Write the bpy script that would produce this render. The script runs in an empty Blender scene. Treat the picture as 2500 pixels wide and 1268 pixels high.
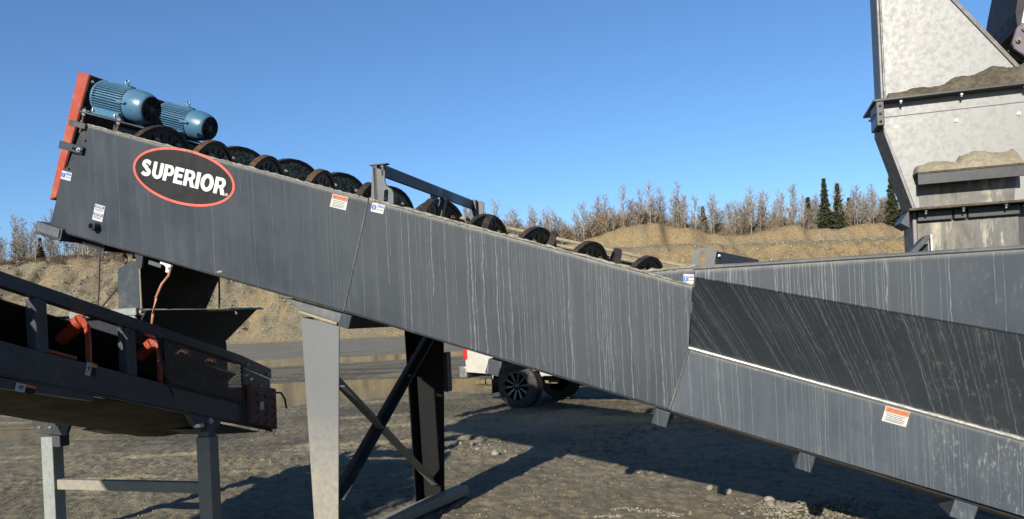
import bpy, bmesh, math, random
import numpy as np
from mathutils import Vector, Matrix
from mathutils.geometry import tessellate_polygon

scene = bpy.context.scene
COL = scene.collection
R = math.radians

# ------------------------------------------------------------------ camera
CAM_H = 1.67
cam_d = bpy.data.cameras.new("camera")
cam = bpy.data.objects.new("camera", cam_d)
COL.objects.link(cam)
cam_d.sensor_width = 36.0
cam_d.lens = 36.0 * 1850 / 2500
cam_d.shift_y = 148 / 2500
cam_d.clip_end = 3000
cam_d.clip_start = 0.05
ro = R(2.7)
cam.matrix_world = Matrix(((math.cos(ro), math.sin(ro), 0, 0), (0, 0, -1, 0),
                           (-math.sin(ro), math.cos(ro), 0, CAM_H), (0, 0, 0, 1)))
scene.camera = cam

# ------------------------------------------------------------------ sky and sun
SUN_EL, SUN_AZ = R(21.8), R(22.8)          # light travels towards +Y, turned 22.8 deg to +X
world = bpy.data.worlds.new("World")
scene.world = world
world.use_nodes = True
wn = world.node_tree.nodes
sky = wn.new("ShaderNodeTexSky")
sky.sky_type = 'NISHITA'
sky.sun_disc = False
sky.sun_elevation = SUN_EL
sky.sun_rotation = math.pi + SUN_AZ
sky.altitude = 150
sky.air_density = 1.0
sky.dust_density = 0.2
sky.ozone_density = 6.8
wn["Background"].inputs["Strength"].default_value = 0.080
world.node_tree.links.new(sky.outputs[0], wn["Background"].inputs["Color"])
sun_d = bpy.data.lights.new("sun", 'SUN')
sun_d.energy = 5.0
sun_d.angle = R(0.53)
sun_d.color = (1.0, 0.93, 0.80)
sun = bpy.data.objects.new("sun", sun_d)
COL.objects.link(sun)
sdir = Vector((math.sin(SUN_AZ) * math.cos(SUN_EL), math.cos(SUN_AZ) * math.cos(SUN_EL), -math.sin(SUN_EL)))
sun.rotation_euler = sdir.to_track_quat('-Z', 'Y').to_euler()
sun.location = (-8, -18, 12)
vs = scene.view_settings
vs.view_transform = 'Standard'
vs.look = 'None'
vs.exposure = 0.92
vs.gamma = 1.0
vs.use_curve_mapping = False

# ------------------------------------------------------------------ frames
PSI = R(17)
CU, SU = math.cos(PSI), math.sin(PSI)
def S(u, v, z):                       # site frame: u along the washer, v across it, z up
    return Vector((u * CU + v * SU, -u * SU + v * CU, z))
DU, DV, DZ = S(1, 0, 0), S(0, 1, 0), Vector((0, 0, 1))
AL = R(18.5)
CA, SA = math.cos(AL), math.sin(AL)
def A(a, v, h):                       # washer frame: a down the trough, h square to it
    return S(-4.8 + a * CA + h * SA, v, 3.342 - a * SA + h * CA)
DA, DH = S(CA, 0, -SA), S(SA, 0, CA)
V0 = 4.69                              # near side of the trough
V1 = 6.59                              # far side

# ------------------------------------------------------------------ materials
AK = 0.76                              # colours below were balanced for a lower exposure; this keeps their ratios
class NT:
    def __init__(s, name):
        s.m = bpy.data.materials.new(name)
        s.m.use_nodes = True
        s.t = s.m.node_tree
        s.b = s.t.nodes["Principled BSDF"]
        s.g = None
    def n(s, typ, **kw):
        nd = s.t.nodes.new("ShaderNode" + typ)
        for k, v in kw.items():
            setattr(nd, k, v)
        return nd
    def put(s, sock, val):
        if hasattr(val, "is_output"):
            s.t.links.new(val, sock)
        elif val is not None:
            if isinstance(val, tuple) and len(val) == 3 and sock.type == 'RGBA':
                val = tuple(q * AK for q in val) + (1.0,)
            sock.default_value = val
    def math(s, op, a, b=None, c=None, clamp=False):
        nd = s.n("Math", operation=op, use_clamp=clamp)
        s.put(nd.inputs[0], a); s.put(nd.inputs[1], b)
        if c is not None: s.put(nd.inputs[2], c)
        return nd.outputs[0]
    def pos(s):
        if s.g is None:
            s.g = s.n("NewGeometry")
        return s.g.outputs["Position"]
    def vscale(s, vec, sc):
        nd = s.n("VectorMath", operation='MULTIPLY')
        s.put(nd.inputs[0], vec); s.put(nd.inputs[1], sc)
        return nd.outputs[0]
    def noise(s, vec, scale, detail=3, rough=0.55, dist=0.0, dim='3D', w=None):
        nd = s.n("TexNoise", noise_dimensions=dim)
        if vec is not None: s.put(nd.inputs["Vector"], vec)
        if w is not None: s.put(nd.inputs["W"], w)
        nd.inputs["Scale"].default_value = scale
        nd.inputs["Detail"].default_value = detail
        nd.inputs["Roughness"].default_value = rough
        nd.inputs["Distortion"].default_value = dist
        return nd.outputs["Fac"]
    def voro(s, vec, scale, feat='F1', out='Distance', rnd=1.0):
        nd = s.n("TexVoronoi", feature=feat)
        s.put(nd.inputs["Vector"], vec)
        nd.inputs["Scale"].default_value = scale
        nd.inputs["Randomness"].default_value = rnd
        return nd.outputs[out]
    def map(s, val, a, b, c=0.0, d=1.0, smooth=True):
        nd = s.n("MapRange", interpolation_type='SMOOTHSTEP' if smooth else 'LINEAR')
        s.put(nd.inputs[0], val)
        for i, q in enumerate((a, b, c, d)):
            s.put(nd.inputs[i + 1], q)
        return nd.outputs[0]
    def mix(s, fac, a, b, blend='MIX'):
        nd = s.n("Mix", data_type='RGBA', blend_type=blend)
        s.put(nd.inputs[0], fac); s.put(nd.inputs[6], a); s.put(nd.inputs[7], b)
        return nd.outputs[2]
    def sep(s, vec):
        nd = s.n("SeparateXYZ"); s.put(nd.inputs[0], vec)
        return nd.outputs
    def comb(s, x, y, z):
        nd = s.n("CombineXYZ")
        for i, q in enumerate((x, y, z)): s.put(nd.inputs[i], q)
        return nd.outputs[0]
    def bump(s, h, strength=0.3, dist=0.01, prev=None):
        nd = s.n("Bump")
        nd.inputs["Strength"].default_value = strength
        nd.inputs["Distance"].default_value = dist
        s.put(nd.inputs["Height"], h)
        if prev is not None: s.put(nd.inputs["Normal"], prev)
        return nd.outputs[0]
    def out(s, col=None, rough=None, metal=None, normal=None, spec=None, coat=None):
        for k, v in (("Base Color", col), ("Roughness", rough), ("Metallic", metal), ("Normal", normal),
                     ("Specular IOR Level", spec), ("Coat Weight", coat)):
            if v is not None: s.put(s.b.inputs[k], v)
        return s.m

def paint(name, col, rough=0.45, dust=0.35, dustcol=(0.22, 0.20, 0.16), scale=3.0, metal=0.0, fleck=0.15, bump=0.08, spec=0.4):
    n = NT(name); p = n.pos()
    a = n.noise(p, scale, 5, 0.65)
    b = n.noise(p, scale * 9, 4, 0.6)
    d = n.math('MULTIPLY', n.map(a, 0.42, 0.72), n.map(b, 0.3, 0.7, 0.35, 1.0))
    d = n.math('MULTIPLY', d, dust)
    fl = n.math('MULTIPLY', n.map(n.noise(p, 140, 2, 0.5), 0.66, 0.74), fleck)
    d = n.math('MAXIMUM', d, fl)
    c2 = n.mix(n.map(b, 0.3, 0.75), tuple(x * 0.86 for x in col), tuple(min(1, x * 1.12) for x in col))
    c = n.mix(d, c2, dustcol)
    r = n.math('ADD', n.math('MULTIPLY', d, 0.4), n.map(a, 0.3, 0.7, rough * 0.85, rough * 1.2), clamp=True)
    nm = n.bump(n.math('ADD', b, n.math('MULTIPLY', d, 2.0)), bump, 0.004)
    return n.out(c, r, metal, nm, spec)

def streaked(name, col, dens_left, dens_right, u0, u1, bright=0.5, dirt=0.0, rough=0.46, rim=0.05, lenk=1.0, dirt0=0.5, dy=20.0, film_k=0.10):
    """plate paint with dried runs; the UV holds metres along the plate and metres below its rim"""
    n = NT(name)
    uvn = n.n("UVMap"); uvn.uv_map = "metres"
    uv = n.sep(uvn.outputs[0]); x, y = uv[0], uv[1]
    vec2 = n.comb(x, y, 0.0)
    dens = n.map(x, u0, u1, dens_left, dens_right, False)
    clump = n.noise(n.comb(x, 0.0, 3.0), 2.2, 3, 0.6)
    dens = n.math('MULTIPLY', dens, n.map(clump, 0.3, 0.62, 0.35, 1.15))
    tot = None
    for k, (N, wmin, wmax, lmin, lmax, al, wob) in enumerate(((11, .0024, .0048, .25, 1.6, 1.0, .020), (20, .0018, .0036, .10, 1.3, .85, .014),
                                                         (33, .0014, .0028, .05, 1.1, .75, .010), (54, .0011, .0022, .03, .9, .6, .006))):
        wb = n.math('MULTIPLY', n.math('SUBTRACT', n.noise(n.comb(n.math('MULTIPLY', x, 5.0), n.math('MULTIPLY', y, 2.6), 11.3 * k), 1.3, 3, 0.65), 0.5), wob * 2)
        xx = n.math('MULTIPLY', n.math('ADD', x, wb), float(N))
        cid = n.math('FLOOR', xx)
        fr = n.math('FRACT', xx)
        wno = n.n("TexWhiteNoise", noise_dimensions='1D')
        n.put(wno.inputs["W"], n.math('ADD', cid, 17.37 * k + 4.2))
        rnd = n.sep(wno.outputs["Color"])
        ctr = n.map(rnd[0], 0, 1, 0.22, 0.78, False)
        dd = n.math('DIVIDE', n.math('ABSOLUTE', n.math('SUBTRACT', fr, ctr)), float(N))
        wid = n.map(rnd[1], 0, 1, wmin, wmax, False)
        bead = n.noise(n.comb(cid, n.math('MULTIPLY', y, 14.0), 3.0 * k), 1.0, 2, 0.6)
        wid = n.math('MULTIPLY', wid, n.map(bead, 0.3, 0.7, 0.65, 1.25))
        line = n.map(dd, n.math('MULTIPLY', wid, 0.45), wid, 1.0, 0.0)
        ln = n.map(n.math('POWER', rnd[2], 0.55), 0, 1, lmin * lenk, lmax * lenk, False)
        line = n.math('MULTIPLY', line, n.map(y, n.math('SUBTRACT', ln, 0.03), ln, 1.0, 0.0))
        line = n.math('MULTIPLY', line, n.math('LESS_THAN', wno.outputs["Value"], dens))
        line = n.math('MULTIPLY', line, n.math('MULTIPLY', n.map(bead, 0.25, 0.75, 0.55, 1.0), n.map(rnd[1], 0, 1, al * 0.35, al, False)))
        tot = line if tot is None else n.math('MAXIMUM', tot, line)
    # splash specks
    sp = n.map(n.noise(vec2, 120, 2, 0.5), 0.70, 0.75)
    spm = n.map(n.noise(vec2, 2.5, 2, 0.5), 0.35, 0.7, 0.1, 0.9)
    tot = n.math('MAXIMUM', tot, n.math('MULTIPLY', sp, spm))
    # general film of dust, drawn out downwards
    film = n.noise(n.comb(n.math('MULTIPLY', x, 14.0), n.math('MULTIPLY', y, 1.6), 0.0), 1.0, 5, 0.65)
    film2 = n.noise(vec2, 1.7, 4, 0.6)
    fm = n.math('MULTIPLY', n.map(film, 0.42, 0.8), n.map(film2, 0.35, 0.7, 0.2, 1.0))
    rimd = n.math('MULTIPLY', n.map(n.math('ADD', y, n.math('MULTIPLY', film, 0.03)), 0.0, rim, 1.0, 0.0), 0.75)
    c2 = n.mix(n.map(film2, 0.3, 0.7), tuple(q * 0.92 for q in col), tuple(q * 1.10 for q in col))
    c2 = n.mix(n.math('MULTIPLY', fm, film_k), c2, (0.20, 0.22, 0.24))
    if dirt > 0:                                   # splashed cement-coloured dirt gathering to the right
        dm = n.map(x, dirt0, dirt0 + 0.9, 0.0, 1.0)
        g = n.noise(n.comb(n.math('MULTIPLY', x, 60.0), n.math('MULTIPLY', y, dy), 5.0), 1.0, 4, 0.7)
        g2 = n.noise(n.comb(n.math('MULTIPLY', x, 1.6), y, 1.0), 4.0, 6, 0.75)
        d1 = n.math('MULTIPLY', n.math('MULTIPLY', n.map(g, 0.50, 0.66), n.map(g2, 0.44, 0.66)), n.math('MULTIPLY', dm, dirt))
        c2 = n.mix(d1, c2, (0.30, 0.29, 0.26))
    c = n.mix(rimd, c2, (0.32, 0.31, 0.28))
    c = n.mix(n.math('MULTIPLY', tot, bright), c, (0.36, 0.385, 0.39))
    rg = n.math('ADD', n.map(film, 0.3, 0.7, rough * 0.9, rough * 1.2), n.math('MULTIPLY', tot, 0.35), clamp=True)
    nm = n.bump(n.math('ADD', n.math('MULTIPLY', tot, 1.0), n.math('MULTIPLY', n.noise(vec2, 300, 2, 0.5), 0.25)), 0.12, 0.002)
    big = n.noise(n.comb(n.math('MULTIPLY', x, 1.0), n.math('MULTIPLY', y, 0.7), 8.0), 1.6, 2, 0.4)
    nm = n.bump(big, 0.35, 0.03, nm)
    rg = n.math('ADD', rg, n.map(film2, 0.3, 0.7, -0.10, 0.10), clamp=True)
    return n.out(c, rg, 0.0, nm, 0.16)

def simple(name, col, rough=0.5, metal=0.0, spec=0.5, var=0.2, scale=12, bump=0.1):
    n = NT(name); p = n.pos()
    a = n.noise(p, scale, 4, 0.6)
    c = n.mix(n.map(a, 0.3, 0.7), tuple(x * (1 - var) for x in col), tuple(min(1, x * (1 + var)) for x in col))
    return n.out(c, n.map(a, 0.3, 0.7, rough * 0.85, min(1, rough * 1.15)), metal, n.bump(a, bump, 0.004), spec)

def muddy(name, c1, c2, rough=0.9, scale=20, bump=0.6, dist=0.01):
    n = NT(name); p = n.pos()
    a = n.noise(p, scale, 6, 0.65); b = n.noise(p, scale * 0.22, 3, 0.6)
    c = n.mix(n.map(n.math('ADD', n.math('MULTIPLY', a, 0.6), n.math('MULTIPLY', b, 0.4)), 0.38, 0.62), c1, c2)
    return n.out(c, rough, 0.0, n.bump(a, bump, dist), 0.25)

def galv(name, base=0.50, dirtfac=0.5, dirtcol=(0.27, 0.245, 0.19), pale=0.0):
    n = NT(name); p = n.pos()
    a = n.noise(p, 2.4, 5, 0.65); b = n.noise(p, 34, 4, 0.65)
    sp = n.voro(p, 60, out='Color')
    spv = n.sep(sp)[0]
    q = n.sep(p)
    run = n.noise(n.comb(n.math('MULTIPLY', q[0], 22.0), n.math('MULTIPLY', q[1], 22.0), n.math('MULTIPLY', q[2], 1.3)), 1.0, 5, 0.65)
    base_c = n.mix(n.map(spv, 0, 1, 0.0, 1.0), (base * 0.985, base * 0.99, base * 0.985), (base * 1.015, base * 1.015, base * 1.01))
    d = n.math('MULTIPLY', n.map(n.math('ADD', n.math('MULTIPLY', run, 0.45), n.math('MULTIPLY', a, 0.55)), 0.42, 0.74), dirtfac)
    d = n.math('MULTIPLY', d, n.map(b, 0.25, 0.7, 0.5, 1.0))
    c = n.mix(d, base_c, dirtcol)
    if pale:
        r2 = n.noise(n.comb(n.math('MULTIPLY', q[0], 16.0), n.math('MULTIPLY', q[1], 16.0), n.math('MULTIPLY', q[2], 3.0)), 1.0, 6, 0.7)
        r3 = n.noise(p, 5.0, 3, 0.6)
        c = n.mix(n.math('MULTIPLY', n.math('MULTIPLY', n.map(r2, 0.50, 0.60), n.map(r3, 0.42, 0.62)), pale), c, (0.34, 0.31, 0.235))
        c = n.mix(n.math('MULTIPLY', n.map(r2, 0.46, 0.36), 0.6), c, (0.06, 0.055, 0.045))
    pits = n.math('MULTIPLY', n.map(n.noise(p, 150, 2, 0.5), 0.70, 0.76), n.map(a, 0.5, 0.7))
    c = n.mix(n.math('MULTIPLY', pits, 0.45), c, (0.10, 0.095, 0.08))
    r = n.math('ADD', n.map(b, 0.3, 0.7, 0.42, 0.6), n.math('MULTIPLY', d, 0.4), clamp=True)
    return n.out(c, r, n.math('SUBTRACT', 0.35, n.math('MULTIPLY', d, 0.35), clamp=True), n.bump(n.math('ADD', b, d), 0.15, 0.003), 0.4)

def leg_paint():
    n = NT("splashed_leg_paint"); p = n.pos(); q = n.sep(p)
    a = n.noise(p, 2.0, 5, 0.65); b = n.noise(p, 26, 4, 0.65)
    low = n.map(n.math('ADD', q[2], n.math('MULTIPLY', n.math('SUBTRACT', a, 0.5), 0.7)), 1.25, 0.35, 0.05, 0.75)
    d = n.math('MULTIPLY', low, n.map(b, 0.28, 0.66, 0.45, 1.0))
    scr = n.map(n.noise(n.vscale(p, (3, 3, 14)), 2.0, 4, 0.7), 0.66, 0.72)
    c = n.mix(d, (0.115, 0.124, 0.135), (0.31, 0.272, 0.20))
    c = n.mix(n.math('MULTIPLY', scr, 0.35), c, (0.28, 0.26, 0.21))
    return n.out(c, n.map(d, 0, 1, 0.42, 0.9), 0, n.bump(n.math('ADD', b, d), 0.15, 0.004), 0.4)
GREY = (0.0345, 0.0425, 0.0530)
M = {}
M['plate_a'] = streaked("washer_paint_head", GREY, 0.14, 0.46, -5.0, -2.4, 0.14)
M['plate_b'] = streaked("washer_paint_middle", GREY, 0.30, 0.90, -2.4, -0.9, 0.35)
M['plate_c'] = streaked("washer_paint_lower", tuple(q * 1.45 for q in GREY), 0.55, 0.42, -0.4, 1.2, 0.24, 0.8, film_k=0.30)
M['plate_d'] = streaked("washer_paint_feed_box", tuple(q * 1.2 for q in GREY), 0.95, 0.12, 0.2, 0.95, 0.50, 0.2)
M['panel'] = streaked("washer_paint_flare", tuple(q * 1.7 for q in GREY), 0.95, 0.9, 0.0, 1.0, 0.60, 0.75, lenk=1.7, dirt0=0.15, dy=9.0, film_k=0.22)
M['grey'] = paint("grey_machine_paint", GREY, 0.42, 0.30)
M['grey_light'] = paint("dusty_grey_paint", (0.075, 0.083, 0.095), 0.5, 0.45, (0.26, 0.24, 0.20))
M['leg'] = leg_paint()
M['dark'] = paint("charcoal_paint", (0.030, 0.032, 0.036), 0.42, 0.25, (0.13, 0.12, 0.10))
M['conv'] = paint("conveyor_paint", (0.050, 0.055, 0.066), 0.40, 0.35, (0.15, 0.14, 0.12), 5.0)
M['rim'] = muddy("dried_slurry_on_rim", (0.13, 0.125, 0.11), (0.30, 0.285, 0.24), 0.9, 60, 0.6, 0.006)
M['blade'] = paint("black_rubber_shoe", (0.018, 0.017, 0.016), 0.5, 0.35, (0.10, 0.085, 0.06), 9.0)
M['blade_mud'] = None
M['rust'] = muddy("rusty_rim_steel", (0.060, 0.030, 0.018), (0.125, 0.078, 0.052), 0.75, 30, 0.4, 0.003)
M['brown'] = muddy("brown_oxide_steel", (0.020, 0.017, 0.014), (0.060, 0.048, 0.037), 0.7, 26, 0.3, 0.003)
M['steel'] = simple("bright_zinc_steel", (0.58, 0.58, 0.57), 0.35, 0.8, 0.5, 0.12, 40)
M['red'] = paint("orange_red_paint", (0.30, 0.040, 0.016), 0.5, 0.35, (0.40, 0.24, 0.14), 4.0, fleck=0.1)
M['red_shade'] = paint("shaded_red_paint", (0.085, 0.026, 0.019), 0.55, 0.45, (0.17, 0.12, 0.09), 6.0)  # the orange-red darkened in its colour for parts lying in shade
M['blue'] = paint("blue_motor_paint", (0.055, 0.145, 0.240), 0.30, 0.16, (0.22, 0.24, 0.23), 8.0, fleck=0.1, spec=0.5)
M['black'] = simple("black_rubber", (0.012, 0.012, 0.013), 0.6, 0, 0.3, 0.3, 20)
M['leg_in_shade'] = simple("far_leg_shade", (0.008, 0.008, 0.009), 0.7, 0, 0.12, 0.3, 10)  # the near leg's shadow on the far leg, put into its colour
M['slot'] = simple("black_void", (0.003, 0.003, 0.003), 0.9, 0, 0.1, 0.1)
M['white'] = paint("white_label_vinyl", (0.46, 0.46, 0.45), 0.5, 0.45, (0.27, 0.26, 0.24), 14.0, fleck=0.4, bump=0.02, spec=0.3)
M['orange'] = simple("orange_label_print", (0.62, 0.15, 0.03), 0.45, 0, 0.4, 0.06)
M['lblue'] = simple("blue_label_print", (0.035, 0.085, 0.33), 0.45, 0, 0.4, 0.08)
M['ink'] = simple("label_ink", (0.10, 0.10, 0.10), 0.5, 0, 0.3, 0.1)
M['signblack'] = simple("sign_field_black", (0.018, 0.018, 0.020), 0.5, 0, 0.15, 0.15)
M['coral'] = simple("sign_ring_coral", (0.58, 0.10, 0.06), 0.42, 0, 0.4, 0.06)
M['letter'] = paint("sign_letter_white", (0.60, 0.60, 0.58), 0.5, 0.40, (0.33, 0.33, 0.32), 7.0, fleck=0.5, bump=0.02, spec=0.3)
M['galv'] = galv("galvanised_chute_steel", 0.225, 0.12)
M['galv_dirty'] = galv("splashed_chute_steel", 0.105, 1.0, (0.22, 0.20, 0.145), 0.9)
M['galv_side'] = galv("chute_side_steel", 0.16, 0.6, (0.22, 0.20, 0.17))
M['zinc_grey'] = paint("pale_grey_paint", (0.22, 0.24, 0.235), 0.5, 0.35, (0.30, 0.28, 0.22))
M['mud'] = muddy("grey_brown_mud", (0.060, 0.050, 0.034), (0.125, 0.106, 0.074), 0.85, 34, 0.9, 0.012)
M['sandmud'] = muddy("dried_sand_mud", (0.20, 0.175, 0.125), (0.30, 0.265, 0.195), 0.95, 40, 0.8, 0.010)
M['copper'] = simple("copper_hose", (0.42, 0.20, 0.12), 0.45, 0.3, 0.5, 0.2)
M['pvc'] = simple("white_plastic", (0.74, 0.73, 0.68), 0.4, 0, 0.5, 0.06)
M['cable'] = simple("weathered_cable", (0.07, 0.055, 0.04), 0.7, 0.2, 0.3, 0.3)

def blade_mud_mat():
    n = NT("mud_caked_flight"); p = n.pos()
    a = n.noise(p, 22, 5, 0.7, 0.6); b = n.voro(p, 34)
    h = n.math('ADD', a, n.math('MULTIPLY', b, 0.5))
    c = n.mix(n.map(h, 0.55, 0.95), (0.030, 0.027, 0.020), (0.36, 0.32, 0.215))
    return n.out(c, n.map(a, 0.3, 0.7, 0.35, 0.8), 0, n.bump(h, 1.0, 0.03), 0.5)
M['blade_mud'] = blade_mud_mat()

# ------------------------------------------------------------------ builders
WPOS = {}
def prop(o, label=None, cat=None, group=None, kind=None):
    if label: o["label"] = label
    if cat: o["category"] = cat
    if group: o["group"] = group
    if kind: o["kind"] = kind
    return o
def thing(name, label, cat, loc, group=None):
    o = bpy.data.objects.new(name, None)
    o.empty_display_size = 0.2
    COL.objects.link(o)
    o.location = loc
    WPOS[o.name] = Vector(loc)
    return prop(o, label, cat, group)
def attach(o, wloc, parent):
    WPOS[o.name] = Vector(wloc)
    if parent is not None:
        o.parent = parent
        o.location = Vector(wloc) - WPOS[parent.name]
    else:
        o.location = wloc

class MB:
    def __init__(s):
        s.v, s.f = [], []
    def add(s, vs_, fs):
        k = len(s.v)
        s.v += [Vector(q) for q in vs_]
        s.f += [tuple(i + k for i in f) for f in fs]
        return s
    def obox(s, c, ax, ay, az, hx, hy, hz):
        c = Vector(c)
        p = [c + ax * (i * hx) + ay * (j * hy) + az * (k * hz) for k in (-1, 1) for j in (-1, 1) for i in (-1, 1)]
        return s.add(p, [(0, 1, 3, 2), (4, 6, 7, 5), (0, 4, 5, 1), (2, 3, 7, 6), (0, 2, 6, 4), (1, 5, 7, 3)])
    def sbox(s, u0, u1, v0, v1, z0, z1):
        return s.obox(S((u0 + u1) / 2, (v0 + v1) / 2, (z0 + z1) / 2), DU, DV, DZ, abs(u1 - u0) / 2, abs(v1 - v0) / 2, abs(z1 - z0) / 2)
    def abox(s, a0, a1, v0, v1, h0, h1):
        return s.obox(A((a0 + a1) / 2, (v0 + v1) / 2, (h0 + h1) / 2), DA, DV, DH, abs(a1 - a0) / 2, abs(v1 - v0) / 2, abs(h1 - h0) / 2)
    def bar(s, p, q, w, d, up=DZ):           # rectangular bar between two points
        p, q = Vector(p), Vector(q)
        ax = (q - p); L = ax.length; ax.normalize()
        ay = up.cross(ax)
        if ay.length < 1e-4: ay = DU.cross(ax)
        ay.normalize(); az = ax.cross(ay)
        return s.obox((p + q) / 2, ax, ay, az, L / 2, w / 2, d / 2)
    def prism(s, poly, ext):
        n = len(poly); ext = Vector(ext)
        p = [Vector(q) for q in poly] + [Vector(q) + ext for q in poly]
        fs = [tuple(range(n - 1, -1, -1)), tuple(range(n, 2 * n))]
        fs += [(i, (i + 1) % n, (i + 1) % n + n, i + n) for i in range(n)]
        return s.add(p, fs)
    def tube(s, path, r, n=8, cap=True, up=Vector((0.123, 0.31, 0.94))):
        path = [Vector(q) for q in path]
        m = len(path)
        rs = r if isinstance(r, (list, tuple)) else [r] * m
        vs_, fs = [], []
        for i, q in enumerate(path):
            t = (path[min(i + 1, m - 1)] - path[max(i - 1, 0)]).normalized()
            x = t.cross(up)
            if x.length < 1e-3: x = t.cross(Vector((1, 0, 0)))
            x.normalize(); y = t.cross(x)
            for k in range(n):
                a = 2 * math.pi * k / n
                vs_.append(q + (x * math.cos(a) + y * math.sin(a)) * rs[i])
        for i in range(m - 1):
            for k in range(n):
                fs.append((i * n + k, i * n + (k + 1) % n, (i + 1) * n + (k + 1) % n, (i + 1) * n + k))
        if cap:
            fs.append(tuple(range(n - 1, -1, -1))); fs.append(tuple(range((m - 1) * n, m * n)))
        return s.add(vs_, fs)
    def cyl(s, p, q, r, n=16, r2=None):
        return s.tube([p, q], [r, r if r2 is None else r2], n)
    def ring(s, c, ax, r, t, n=16, m=6):      # torus around axis ax
        ax = Vector(ax).normalized()
        x = ax.cross(Vector((0.3, 0.2, 0.9))).normalized(); y = ax.cross(x)
        vs_, fs = [], []
        for i in range(n):
            a = 2 * math.pi * i / n
            d = x * math.cos(a) + y * math.sin(a)
            for k in range(m):
                b = 2 * math.pi * k / m
                vs_.append(Vector(c) + d * (r + t * math.cos(b)) + ax * (t * math.sin(b)))
        for i in range(n):
            for k in range(m):
                fs.append((i * m + k, i * m + (k + 1) % m, ((i + 1) % n) * m + (k + 1) % m, ((i + 1) % n) * m + k))
        return s.add(vs_, fs)
    def hexbolt(s, p, ax, r=0.012, h=0.012):
        ax = Vector(ax).normalized()
        s.cyl(Vector(p), Vector(p) + ax * h, r, 6)
        return s.cyl(Vector(p) + ax * h * 0.4, Vector(p) + ax * h * 2.0, r * 0.5, 8)
    def build(s, name, mat, parent=None, bevel=0, smooth=False, uvf=None, kind=None, seg=1, recalc=True):
        xs = np.array([tuple(q) for q in s.v])
        c = Vector(((xs.min(0) + xs.max(0)) / 2).tolist())
        me = bpy.data.meshes.new(name)
        me.from_pydata([tuple(q - c) for q in s.v], [], s.f)
        if recalc:
            bm = bmesh.new(); bm.from_mesh(me)
            bmesh.ops.recalc_face_normals(bm, faces=bm.faces)
            bm.to_mesh(me); bm.free()
        if uvf:
            uvl = me.uv_layers.new(name="metres")
            for lp in me.loops:
                uvl.data[lp.index].uv = uvf(me.vertices[lp.vertex_index].co + c)
        me.materials.append(mat)
        if smooth:
            me.polygons.foreach_set("use_smooth", [True] * len(me.polygons))
            if smooth != 'all':
                me.set_sharp_from_angle(angle=R(40))
        o = bpy.data.objects.new(name, me)
        COL.objects.link(o)
        attach(o, c, parent)
        if bevel:
            bv = o.modifiers.new("bevel", 'BEVEL')
            bv.width = bevel; bv.segments = seg; bv.limit_method = 'ANGLE'; bv.angle_limit = R(35)
        if kind: o["kind"] = kind
        return o

def part_copy(o, wloc, parent):
    c = o.copy(); COL.objects.link(c)
    attach(c, wloc, parent)
    return c

def site_uv(off):                     # metres along u, metres below the rim line off(u)
    def f(w):
        u = w.x * CU - w.y * SU
        return (u, off(u) - w.z)
    return f

# ---- numpy value noise for terrain
def vnoise(x, y, seed=0):
    xi, yi = np.floor(x).astype(np.int64), np.floor(y).astype(np.int64)
    xf, yf = x - xi, y - yi
    u, v = xf * xf * (3 - 2 * xf), yf * yf * (3 - 2 * yf)
    def h(a, b):
        n = (a * 374761393 + b * 668265263 + seed * 974711) & 0x7fffffff
        n = ((n ^ (n >> 13)) * 1274126177) & 0x7fffffff
        return ((n ^ (n >> 16)) & 0xffff) / 65535.0
    a, b, c, d = h(xi, yi), h(xi + 1, yi), h(xi, yi + 1), h(xi + 1, yi + 1)
    return (a * (1 - u) + b * u) * (1 - v) + (c * (1 - u) + d * u) * v
def fbm(x, y, oct=4, seed=0, gain=0.5):
    t, a, s_ = 0, 1.0, 0
    for k in range(oct):
        t = t + a * vnoise(x * 2 ** k + 13.7 * k, y * 2 ** k + 7.1 * k, seed + k); s_ += a; a *= gain
    return t / s_ - 0.5
def sstep(x, a, b):
    t = np.clip((x - a) / (b - a), 0, 1)
    return t * t * (3 - 2 * t)

# ---- flat lettering outlines, made once
TEXT = {}
for s_ in ("WARNING", "NOTICE", "LIFT POINT", "R"):
    cu = bpy.data.curves.new("t", 'FONT'); cu.body = s_; cu.size = 1; cu.offset = 0.02; cu.resolution_u = 3
    cu.align_x = 'CENTER'; cu.align_y = 'CENTER'
    ob = bpy.data.objects.new("t", cu); COL.objects.link(ob)
    me = bpy.data.meshes.new_from_object(ob.evaluated_get(bpy.context.evaluated_depsgraph_get()))
    TEXT[s_] = ([(v.co.x, v.co.y) for v in me.vertices], [tuple(p.vertices) for p in me.polygons])
    bpy.data.objects.remove(ob); bpy.data.curves.remove(cu); bpy.data.meshes.remove(me)

def holed_plate(name, outer, hole, place, ext, mat, parent, bevel=0.0):
    """flat plate with one opening: outlines in metres, thickness along ext"""
    tris = tessellate_polygon([[Vector((x, y, 0)) for x, y in lp] for lp in (outer, hole)])
    flat = list(outer) + list(hole); n_ = len(flat); no = len(outer)
    mb = MB(); mb.v = [place(x, y) for x, y in flat] + [place(x, y) + ext for x, y in flat]
    mb.f = [tuple(t) for t in tris] + [tuple(i + n_ for i in reversed(t)) for t in tris]
    for a, b in ((0, no), (no, n_)):
        for i in range(a, b):
            j = a + (i + 1 - a) % (b - a)
            mb.f.append((i, j, j + n_, i + n_))
    return mb.build(name, mat, parent, bevel)
SLOT = [(.016 * math.cos(math.pi * k / 8), .03 + .016 * math.sin(math.pi * k / 8)) for k in range(9)] + [(.016 * math.cos(math.pi * (1 + k / 8)), -.03 + .016 * math.sin(math.pi * (1 + k / 8))) for k in range(9)]

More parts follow.
